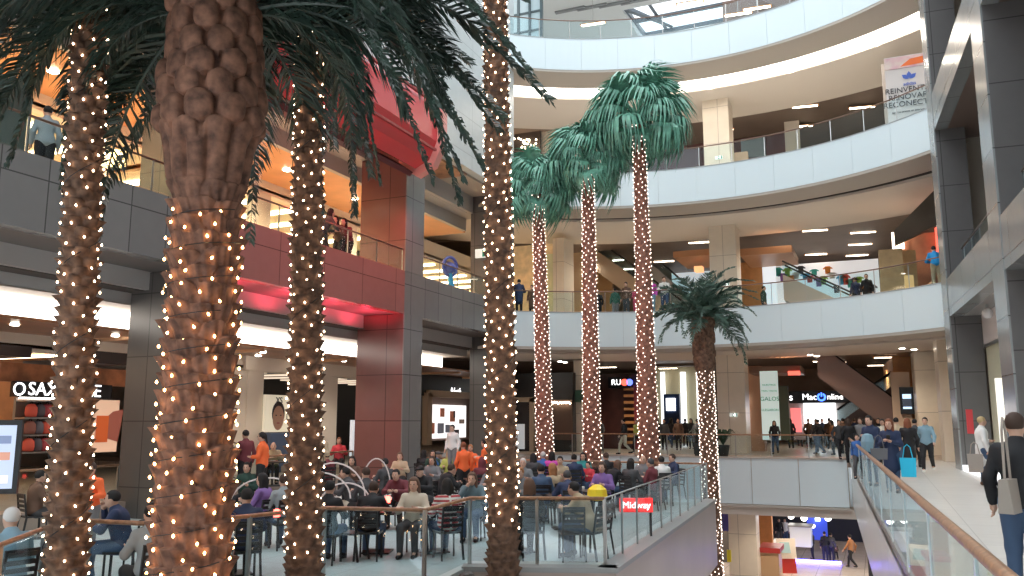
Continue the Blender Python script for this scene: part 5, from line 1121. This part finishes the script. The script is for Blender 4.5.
#  (px, py head top, pose, turn from the camera's view (0 away, 180 towards, 90 left), words, top, legs, hair colour, hair style, table, coat)
DINERS = [
 (374, 481, 'sitlean', -12, 'man in black leather jacket seen from behind', 'black', 'denim', 'dbrown', 'short', 1),
 (414, 477, 'sit', 165, 'woman with long light brown hair and cream cardigan', 'cream', 'dgrey', 'brown', 'long', 0),
 (345, 467, 'sithand', 80, 'man in dark sweater with hand at chin', 'dgrey', 'cream', 'hairblack', 'short', 1),
 (420, 466, 'sitlean', 150, 'man in black jacket and dark cap leaning', 'black', 'dgrey', 'hairblack', 'cap', 0),
 (447, 478, 'sit', 20, 'dark haired woman in striped red and white sweater', 'stripe', 'denim', 'hairblack', 'long', 1),
 (452, 464, 'sitlean', -60, 'man in black coat beside the striped sweater woman', 'black', 'black', 'dbrown', 'short', 0),
 (472, 472, 'sithand', 170, 'brown haired woman in dark teal jacket facing the camera', 'greyteal', 'denim', 'brown', 'long', 0),
 (438, 449, 'sitlean', -70, 'person in blue jacket and grey hat', 'blue', 'denim', 'dgrey', 'cap', 1),
 (449, 449, 'sit', 170, 'blond woman in lime scarf', 'lime', 'khaki', 'blond', 'long', 0),
 (462, 450, 'sit', 5, 'broad person in navy black coat seen from behind', 'navy', 'black', 'hairblack', 'short', 1),
 (482, 457, 'sit', 10, 'person in maroon hood beside the slim lit palm', 'maroon', 'dgrey', 'maroon', 'long', 1),
 (424, 447, 'sit', -30, 'person with bushy black hair beside the red pillar', 'black', 'black', 'hairblack', 'long', 0),
 (433, 446, 'sit', 175, 'small dark haired woman in green near the pillar', 'dgreen', 'black', 'hairblack', 'long', 0),
 (523, 458, 'sit', 175, 'white haired diner near the fan palms', 'grey', 'grey', 'silver', 'short', 1),
 (533, 453, 'sit', 20, 'black haired diner right of the white haired one', 'dgrey', 'black', 'hairblack', 'long', 0),
 (543, 450, 'sit', 0, 'diner in royal blue jacket', 'blue', 'denim', 'silver', 'short', 1),
 (552, 451, 'sit', -10, 'diner in magenta jacket', 'magenta', 'denim', 'hairblack', 'long', 0),
 (541, 464, 'sit', 8, 'diner in denim blue shirt seen from behind', 'denim', 'denim', 'hairblack', 'short', 1),
 (552, 463, 'sit', 40, 'brown haired woman beside the denim shirt diner', 'khaki', 'brown', 'orangebrown', 'long', 0),
 (567, 470, 'sitlean', 10, 'man in navy puffer vest and grey sleeves', 'navy', 'grey', 'dgrey', 'short', 1),
 (529, 478, 'sit', 15, 'woman with brown fur hood and black dress', 'black', 'black', 'brown', 'long', 1),
 (520, 467, 'sithand', 160, 'auburn haired woman behind the palm trunk', 'grey', 'denim', 'orangebrown', 'short', 0),
 (574, 454, 'sit', 5, 'broad diner in navy sweater seen from behind', 'navy', 'navy', 'hairblack', 'short', 1),
 (583, 449, 'sit', 170, 'black haired woman in teal jacket', 'teal', 'denim', 'hairblack', 'long', 0),
 (588, 461, 'sit', 150, 'child in bright red shirt', 'red', 'denim', 'hairblack', 'short', 0),
 (594, 482, 'sitlean', 60, 'black haired diner bending at the terrace corner', 'khaki', 'denim', 'hairblack', 'short', 1),
 (618, 460, 'sitlean', -50, 'diner in black fur coat by the side rail', 'black', 'denim', 'brown', 'long', 1),
 (631, 458, 'sit', -30, 'black haired diner right of the black fur coat', 'dgrey', 'black', 'hairblack', 'long', 0),
 (643, 455, 'sit', 170, 'bald man facing the camera by the side rail', 'grey', 'dgrey', 'silver', 'bald', 0),
 (650, 458, 'sit', 60, 'grey haired diner next to the bald man', 'maroon', 'black', 'dgrey', 'short', 1),
 (661, 456, 'sit', 20, 'diner in white shirt at the side rail', 'white', 'black', 'hairblack', 'short', 0),
 (672, 451, 'sit', 120, 'man in navy suit at the end of the side rail', 'navy', 'navy', 'dbrown', 'short', 1),
 (12, 507, 'sit', 25, 'white haired diner in pale blue jacket at far left', 'lightblue', 'dgrey', 'silver', 'short', 1),
 (41, 470, 'sit', -70, 'dark clothed diner left of the first slim palm', 'brown', 'dgrey', 'hairblack', 'short', 1),
 (113, 490, 'sithand', 75, 'black haired diner in navy puffer holding a phone', 'navy', 'denim', 'hairblack', 'short', 1),
 (152, 503, 'sit', 20, 'diner in grey camouflage jacket beside the big palm', 'camo', 'black', 'hairblack', 'short', 0),
 (247, 488, 'sit', 10, 'diner in dark blue sweater right of the big palm', 'navy', 'black', 'hairblack', 'short', 1),
 (273, 455, 'sitlean', 180, 'bald man in olive shirt behind the tables', 'khaki', 'black', 'silver', 'bald', 1),
 (284, 474, 'sit', 20, 'diner in pale camouflage jacket behind the second palm', 'camo', 'denim', 'dbrown', 'short', 0),
 (247, 462, 'sit', 160, 'diner in dark green beside the big palm', 'dgreen', 'black', 'hairblack', 'short', 0),
 (327, 452, 'sit', 20, 'diner in dark plum coat near the red pillar', 'maroon', 'black', 'dbrown', 'short', 1),
 (339, 447, 'sit', 175, 'red haired diner in front of the red pillar', 'red', 'black', 'auburn', 'short', 0),
 (492, 462, 'sit', 170, 'diner in grey jacket just left of the lit palm', 'grey', 'denim', 'hairblack', 'short', 0),
 (512, 452, 'sit', -20, 'diner in dark coat behind the lit palm', 'dgrey', 'black', 'dbrown', 'short', 0),
 (606, 452, 'sit', 20, 'diner in black jacket beside the middle fan palm', 'black', 'denim', 'dbrown', 'short', 0),
 (385, 458, 'sit', 30, 'diner in grey coat below the red pillar', 'dgrey', 'black', 'hairblack', 'short', 1),
 (366, 466, 'sit', 30, 'diner in charcoal coat behind the leather jacket man', 'dgrey', 'black', 'dbrown', 'short', 1),
 (396, 469, 'sitlean', 160, 'diner in maroon sweater left of the capped man', 'maroon', 'black', 'hairblack', 'short', 0),
 (352, 456, 'sit', 170, 'diner in brown jacket against the red pillar', 'brown', 'black', 'hairblack', 'long', 1),
 (330, 480, 'sit', -20, 'diner in black hoodie right of the second palm', 'black', 'denim', 'hairblack', 'short', 1),
 (262, 474, 'sit', 60, 'diner in plum coat left of the second palm', 'purple', 'black', 'hairblack', 'long', 1),
 (432, 456, 'sit', 160, 'diner in grey scarf beside the blue jacket', 'grey', 'black', 'dbrown', 'long', 1),
 (508, 476, 'sit', 10, 'diner in dark coat just behind the front lit palm', 'dgrey', 'black', 'hairblack', 'long', 0),
 (560, 456, 'sit', 170, 'diner in olive jacket behind the puffer vest man', 'khaki', 'black', 'hairblack', 'short', 1),
 (602, 462, 'sit', 160, 'diner in purple sweater behind the corner table', 'purple', 'black', 'dbrown', 'long', 1),
 (400, 452, 'sit', 170, 'diner in beige jacket behind the capped man', 'beige', 'black', 'brown', 'long', 0),
]
SPOTS = []
rnd = random.Random(4)
for (px, py, pose, turn, words, top, legs, hair, hs, tbl) in DINERS:
    M = PM[pose]; ht = float(M['hd'][2])+.14; sc = 1.05 if 'child' not in words else .85
    q = onz(px, py, ZT+ht*sc); rz = vaz(px)+R_(turn); fwd = Vector((-math.sin(rz), math.cos(rz), 0)); loc = Vector((q.x, q.y, ZT))-fwd*float(M['hd'][1])*sc
    for _ in range(8):
        for s_ in SPOTS:
            dd = loc.xy-s_
            if dd.length < .56:
                # slide along the line of sight so that it stays under the same heads
                ln = Vector((loc.x, loc.y)).normalized(); loc += Vector((*ln, 0))*(.12 if dd.dot(ln) >= 0 else -.12)
    # keep clear of the side rail and inside the terrace
    t_ = (loc.y-corner.y)/(far.y-corner.y); xmax = corner.x+(far.x-corner.x)*t_-.45
    if loc.y < corner.y+.3 and loc.x > -5.5: loc.y = corner.y+.4
    if loc.x > xmax: loc.x = xmax
    if loc.y > far.y-.4: loc *= (far.y-.4)/loc.y; loc.z = ZT
    zb = ZT if loc.x > -17.2 else -.35
    loc.z = zb
    SPOTS.append(loc.xy.copy())
    person(pose, loc, rz, words, top, legs, hair, hs, sc)
    chair(loc+fwd*.0, rz, 'black cafe chair under the '+words)
    if tbl: table(Vector((loc.x, loc.y, zb))+fwd*.80, rz, words)
# empty chairs near the rail
for (px, py, z, turn, lb) in [(572, 560, ZT, 10, 'empty black slatted chair at the front terrace rail, left of corner'), (597, 555, ZT, 70, 'empty black slatted chair beside the terrace corner post'), (350, 560, ZT, 60, 'empty black slatted chair beside the leather jacket man'), (440, 552, ZT, -70, 'empty black slatted chair right of the long haired woman'), (140, 568, ZT, 110, 'empty black slatted chair left of the big palm'), (262, 548, ZT, 30, 'empty black slatted chair between the two lit palms'), (465, 530, ZT, 15, 'empty black slatted chair left of the front lit palm')]:
    q = onz(px, py, z); chair(q, vaz(px)+R_(turn), lb)
# thin pale arches and red candle lamps on the back tables
for i, (px, py, D, wd, ht, lb) in enumerate([(268, 490, 17, .75, .5, 'arch left of the second lit palm'), (333, 482, 18, .7, .75, 'arch above the man in dark sweater'), (346, 490, 17, .5, .4, 'low arch beside the leather jacket man'), (376, 484, 20, .35, .75, 'tall narrow arch in front of the red pillar'), (318, 490, 18, .7, .55, 'arch right of the second lit palm')]):
    c = at(px, py, D); b = MB(); R = RT
    b.tube([R*(wd*math.cos(t))+Vector((0, 0, ht*math.sin(t))) for t in np.linspace(0, math.pi, 16)], .018, 6); o = b.build('decor_arch', mat('arch_white', (.80, .72, .70), .3)); o.location = (c.x, c.y, ZT+.74); tag(o, 'thin pale '+lb, 'decoration')
M_candle = mat('red_lamp', (1, .07, .05), emit=7)
for i, (px, py, D, lb) in enumerate([(277, 507, 14.5, 'red table lamp glowing behind the front rail'), (388, 494, 17, 'red table lamp glowing beside the leather jacket man'), (340, 500, 15.5, 'red table lamp glowing beside the man in dark sweater'), (330, 470, 20, 'small red lamp glowing near the red pillar foot')]):
    c = at(px, py, D); o = empty('table_candle', (c.x, c.y, ZT+.74), 0, lb, 'lamp'); b = MB(); b.lathe([(.05, 0), (.06, .08), (.05, .13), (.03, .14)], n=10); b.build('lamp_glass', M_candle, o); b = MB(); b.lathe([(.06, 0), (.065, .01)], n=10); b.build('lamp_foot', M_dark, o)
q = onz(604, 492, .2); b = MB(); b.lathe([(.16, 0), (.22, .08), (.20, .22), (.10, .30), (.03, .32)], n=9); o = b.build('shopping_bag', mat('bag_yellow', (.9, .68, .03), .5)); o.location = (q.x-.3, q.y+.5, ZT+.74); tag(o, 'bright yellow bag lying on the table at the terrace corner', 'bag')

# ---- standing people: (px, D, floor z, pose, turn, words, top, legs, hair, style, scale, coat)
def stander(px, D, zf, pose, turn, words, top='black', legs='denim', hair='hairblack', hs='short', sc=1.0, coat=False, shoes='black', group=None):
    q = at(px, 420, D); return person(pose, (q.x, q.y, zf), vaz(px)+R_(turn), words, top, legs, hair, hs, sc, coat, shoes, D < 32, group)
def held_bag(name, pos, size, m, label, strap=.35, tilt=0):
    o = empty(name, pos, tilt, label, 'bag'); w_, d_, h_ = size; b = MB(); b.hexa([(-w_*.45, -d_/2, 0), (w_*.45, -d_/2, 0), (w_*.45, d_/2, 0), (-w_*.45, d_/2, 0), (-w_/2, -d_*.3, h_), (w_/2, -d_*.3, h_), (w_/2, d_*.3, h_), (-w_/2, d_*.3, h_)]); b.build('bag_body', m, o)
    b = MB(); b.tube([(-w_*.3, 0, h_), (-w_*.18, 0, h_+strap*.8), (0, 0, h_+strap), (w_*.18, 0, h_+strap*.8), (w_*.3, 0, h_)], .012, 5); b.build('strap', m, o); return o
stander(1014, 7.9, 0, 'stand', -8, 'woman in black jacket and jeans seen from behind at right edge', 'black', 'denim', 'dbrown', 'short', .99)
q = at(1004, 420, 7.75); held_bag('shoulder_bag', (q.x-.02, q.y-.05, .82), (.28, .13, .30), mat('taupe_leather', (.36, .31, .27), .5), 'taupe shoulder bag hanging beside the woman at right edge', .55, vaz(1000)+R_(75))
stander(980, 21.6, 0, 'bag', -70, 'woman in pale grey coat and brown boots facing the shop window', 'white', 'denim', 'blond', 'short', 1.0, True, 'brown')
q = at(972, 420, 21.4); held_bag('handbag', (q.x, q.y, .35), (.36, .2, .45), mat('taupe_leather', (.36, .31, .27), .5), 'brown handbag held low beside the woman in pale coat', .3, vaz(972))
stander(925, 27, 0, 'walk', 172, 'man in light denim jacket and black trousers walking closer', 'lightblue', 'black', 'hairblack', 'short', 1.0, shoes='white')
stander(889, 19.5, 0, 'phone', 168, 'woman in dark coat looking at her phone', 'navy', 'denim', 'auburn', 'long', .97, True)
q = at(887, 420, 19.15); o = link('phone', MB().box(-.04, .04, -.006, .006, -.07, .07).mesh('phone', M_black)); o.location = (q.x, q.y, 1.27); o.rotation_euler = (R_(50), 0, vaz(889)); tag(o, 'small dark phone in the hands of the woman in dark coat', 'phone')
q = at(905, 420, 19.2); held_bag('shopping_bag', (q.x, q.y, .38), (.34, .16, .42), mat('cyan_bag', (.02, .52, .80), .4), 'bright cyan shopping bag carried beside the phone woman', .3, vaz(905))
q = at(877, 420, 18.9); held_bag('handbag', (q.x, q.y, .78), (.36, .16, .24), mat('grey_leather', (.12, .12, .13), .4), 'dark grey handbag on the arm of the phone woman', .3, vaz(877))
stander(870, 21.5, 0, 'phone', 150, 'man in navy jacket carrying a folded denim coat', 'navy', 'denim', 'hairblack', 'short', 1.02)
q = at(866, 420, 20.9); b = MB(); b.lathe([(.05, -.25), (.14, -.2), (.16, 0), (.12, .16), (.03, .2)], n=10); o = b.build('folded_coat', cm('lightblue')); o.location = (q.x, q.y, 1.12); tag(o, 'pale denim coat folded over the arm of the navy jacket man', 'coat')
stander(856, 24, 0, 'walk', 170, 'child in royal blue jacket beside the railing', 'blue', 'dgrey', 'hairblack', 'short', .72)
stander(896, 29, 0, 'stand', 5, 'person in beige jacket walking away behind the phone woman', 'beige', 'denim', 'hairblack', 'short', 1.0)
stander(907, 25, 0, 'stand', 0, 'woman with long auburn hair and patterned skirt', 'black', 'dgrey', 'auburn', 'long', .98, True)
stander(914, 30, 0, 'stand', -20, 'dark figure behind the denim jacket man', 'dgrey', 'black', 'hairblack', 'short', .97)
GW = 'shoppers crowding the walkway end'
for i, (px, D, c, sc, hs, t, wd) in enumerate([(848, 33, 'black', .98, 'long', 10, 'in black beside the bridge corner'), (838, 36, 'dgrey', .96, 'short', 200, 'in dark grey at the bridge corner'), (843, 42, 'brown', 1, 'short', 30, 'in brown behind the bridge corner'), (860, 34, 'grey', 1, 'short', 170, 'in grey behind the blue jacket child'), (864, 40, 'maroon', .97, 'long', 20, 'in maroon far behind the child'), (882, 31, 'cream', .97, 'long', 175, 'in cream behind the navy jacket man'), (854, 44, 'navy', 1, 'short', 0, 'in navy under the escalator end'), (878, 38, 'black', 1, 'short', 180, 'in black under the escalator')]):
    stander(px, D, 0, ('stand', 'walk')[i % 2], t, 'distant shopper '+wd, c, 'black', 'hairblack' if i % 3 else 'dbrown', hs, sc, group=GW)
for i, (px, D, c, sc, hs, t, wd) in enumerate([(774, 41, 'black', .93, 'long', 175, 'in black left of the coral poster'), (790, 50, 'black', 1, 'long', 0, 'in black below the coral poster'), (799, 52, 'red', 1, 'short', 0, 'in red below the coral poster'), (808, 49, 'brown', 1, 'short', 190, 'in brown before the bright window'), (816, 43, 'dgrey', .98, 'long', 20, 'in dark grey before the bright window'), (822, 50, 'navy', 1, 'short', 170, 'in navy before the bright window'), (829, 46, 'brown', 1.02, 'short', 0, 'in brown right of the bright window'), (836, 52, 'black', 1, 'short', 180, 'in black right of the bright window'), (818, 41, 'black', .97, 'short', 60, 'in black at the bridge rail right part'), (832, 40.5, 'orangebrown', .95, 'long', 90, 'in rust at the bridge rail right part'),
        (657, 50, 'black', 1, 'long', 0, 'in black left of the navy portal'), (664, 48, 'dgrey', .98, 'short', 170, 'in dark grey before the navy portal'), (671, 50, 'black', 1.02, 'long', 20, 'in black before the navy portal'), (678, 47, 'brown', 1, 'short', 180, 'in brown right of the navy portal'), (685, 52, 'black', 1, 'short', 0, 'in black right of the navy portal'), (691, 49, 'black', 1.0, 'long', 160, 'in black left of the grey shirt shopper'), (697, 44.8, 'grey', .98, 'short', 0, 'in a grey shirt before the lit date palm'), (703, 52, 'maroon', 1, 'short', 180, 'in maroon beside the lit date palm'), (637, 44, 'lime', .97, 'short', 150, 'in lime vest behind the tallest fan palm'), (601, 46, 'dgrey', 1, 'short', 120, 'in dark grey by the maroon shop front')]):
    stander(px, D, 0, ('walk', 'stand')[i % 2], t, 'bridge shopper '+wd, c, 'black' if i % 4 else 'denim', 'hairblack', hs, sc, group='shoppers beyond the ground floor bridge')
stander(624, 40.6, 0, 'walk', 100, 'man in black jacket and khaki trousers walking on the bridge', 'black', 'cream', 'hairblack', 'short', .98)
b = MB(); b.lathe([(.25, 0), (.28, .9), (.2, 1.0)], n=12); o = b.build('litter_bin', M_dark); q = at(698, 420, 41); o.location = (q.x, q.y, 0); tag(o, 'dark litter bin behind the bridge rail', 'bin')
# waiters and staff
stander(264, 21, -.35, 'bag', 70, 'waitress in orange shirt and ponytail reaching forward', 'orange', 'black', 'hairblack', 'tail', .98)
stander(320, 22, -.35, 'phone', 170, 'staff member in yellow beige jacket beside the second palm', 'beige', 'black', 'hairblack', 'short', 1.0)
stander(247, 22.5, -.35, 'stand', 30, 'person in dark red behind the big palm', 'maroon', 'black', 'hairblack', 'short', 1.0)
stander(96, 15.2, -.75, 'bag', 150, 'waitress in orange polo behind the phone diner', 'orange', 'grey', 'dbrown', 'tail', .95)
stander(453, 27.5, -.1, 'stand', 150, 'cook in white shirt near the script sign shop', 'white', 'grey', 'hairblack', 'short', .92)
stander(464, 25.8, ZT, 'stand', 20, 'waiter in orange shirt left of two behind the diners', 'orange', 'black', 'auburn', 'short', 1.0)
stander(471, 26.1, ZT, 'stand', 160, 'waiter in orange shirt right of two behind the diners', 'orange', 'black', 'orangebrown', 'short', .95)
stander(487, 25.0, ZT, 'phone', 60, 'waitress in bright orange beside the front lit palm', 'orange', 'black', 'hairblack', 'tail', 1.07)
# first gallery onlookers
def upper(px, py, zf, pose, turn, words, top, legs='denim', hair='hairblack', hs='short', sc=1.0, coat=False, X=None, back=0):
    ht = (float(PM[pose]['hd'][2])+.14)*sc; q = onx(px, py, X) if X else onz(px, py, zf+ht)
    if not X:
        v = Vector((q.x-CX, q.y-CY)); r_ = v.length
        if r_ < 13.55: dr = Vector((q.x, q.y)).normalized(); q += Vector((*dr, 0))*(13.6-r_+.1)
    return person(pose, (q.x, q.y, zf), vaz(px)+R_(turn), words, top, legs, hair, hs, sc, coat, face=False)
upper(519, 274, 6.6, 'lean', 0, 'person in navy hooded coat looking away on first gallery', 'navy', 'black', coat=True)
upper(532, 285, 6.6, 'stand', 160, 'short person in dark brown coat left of the first fan palm', 'brown', 'black', sc=.9, coat=True)
upper(598, 290, 6.6, 'stand', 170, 'person in black beside the middle fan palm trunk', 'black', 'black', sc=.92)
upper(615, 288, 6.6, 'stand', 10, 'person in dark green jacket with back turned', 'green', 'grey', sc=.92)
upper(626, 282, 6.6, 'stand', 150, 'person in plaid brown shirt beside the pink coat child', 'brown', 'dgrey')
upper(636, 287, 6.6, 'lean', 180, 'child in bright pink coat at the gallery rail', 'pink', 'pink', sc=.92)
upper(651, 278, 6.6, 'stand', 170, 'person in magenta top behind the tallest palm trunk', 'magenta', 'lightblue')
upper(664, 272, 6.6, 'lean', 178, 'person in white hoodie leaning on the gallery rail', 'white', 'denim', sc=1.03)
upper(763, 286, 6.6, 'stand', -100, 'person in dark green jacket right of the date palm', 'dgreen', 'black', sc=.97)
upper(806, 303, 6.6, 'phone', 180, 'person in black seated low behind the gallery glass', 'black', 'black', hs='long', sc=.8)
upper(803, 305, 6.6, 'phone', 180, 'x', 'maroon') if False else None
upper(855, 277, 6.6, 'stand', 30, 'person in dark blue left of the couple on first gallery', 'navy', 'black', sc=.97)
upper(866, 274, 6.6, 'stand', 175, 'person in black with beard right of the couple on first gallery', 'black', 'black', sc=1.0)
upper(934, 245, 6.6, 'lean', 10, 'person in bright blue hooded jacket beside the steel facade', 'bright', 'khaki')
upper(986, 196, 6.4, 'stand', 90, 'person in white top behind the right gallery glass', 'white', 'denim') if False else None
# left gallery trio and shoppers
for px, py, top, wd in ((337, 206, 'dgrey', 'woman in dark grey top, tallest of the trio under the red canopy'), (350, 216, 'brown', 'middle one of the trio under the red canopy'), (358, 218, 'maroon', 'right one of the trio under the red canopy')):
    q = onx(px, py, -15.75); ht = q.z-6.6; person('lean', (q.x-.45, q.y, 6.6), vaz(px)+R_(150 if px != 337 else -60), wd, top, 'black', 'hairblack', 'long', ht/1.66, face=False)
q = onx(47, 124, -16.2); person('stand', (q.x, q.y, 6.6), vaz(47)+R_(10), 'shopper in pale teal shirt on the left gallery', 'camo', 'black', 'hairblack', 'short', 1.05, face=False)
q = onx(458, 268, -16.8)
for px, X, top in ((468, -18.6, 'black'), (474, -18.2, 'dgrey')):
    q = onx(px, 290, X); person('stand', (q.x, q.y, 6.6), vaz(px)+R_(170), 'small distant shopper in %s in the bright left shop' % ('black' if top == 'black' else 'grey'), top, 'black', 'hairblack', 'short', .9, face=False)
# lower floor
def low(px, py, pose, turn, words, top, legs='black', sc=1.0, hair='hairblack', hs='short'):
    q = onz(px, py, -6.6); person(pose, q, vaz(px)+R_(turn), words, top, legs, hair, hs, sc, face=False)
low(813, 559, 'stand', 100, 'lower floor visitor in black by the white desk', 'black', sc=.97)
low(826, 562, 'stand', 10, 'lower floor visitor in a black coat, left of pair', 'black')
low(832, 562, 'stand', -10, 'lower floor visitor in a black coat, right of pair', 'dgrey', sc=.96)
low(836.5, 560, 'walk', 170, 'small child in brown beside the lower floor pair', 'brown', sc=.56)
low(852, 568, 'walk', 60, 'lower floor visitor in tan leaving at the right', 'orangebrown', sc=1.05)
low(786, 545, 'stand', 170, 'lower floor visitor in a white top before the desk', 'white', 'denim')
low(780, 545, 'stand', 190, 'lower floor visitor in black beside the white top one', 'black', 'dgrey')
low(775, 568, 'phone', -70, 'person in black behind the white kiosk', 'black', sc=.95)

for t in (ch, tb):
    for c in list(t.children_recursive): bpy.data.objects.remove(c)
    bpy.data.objects.remove(t)
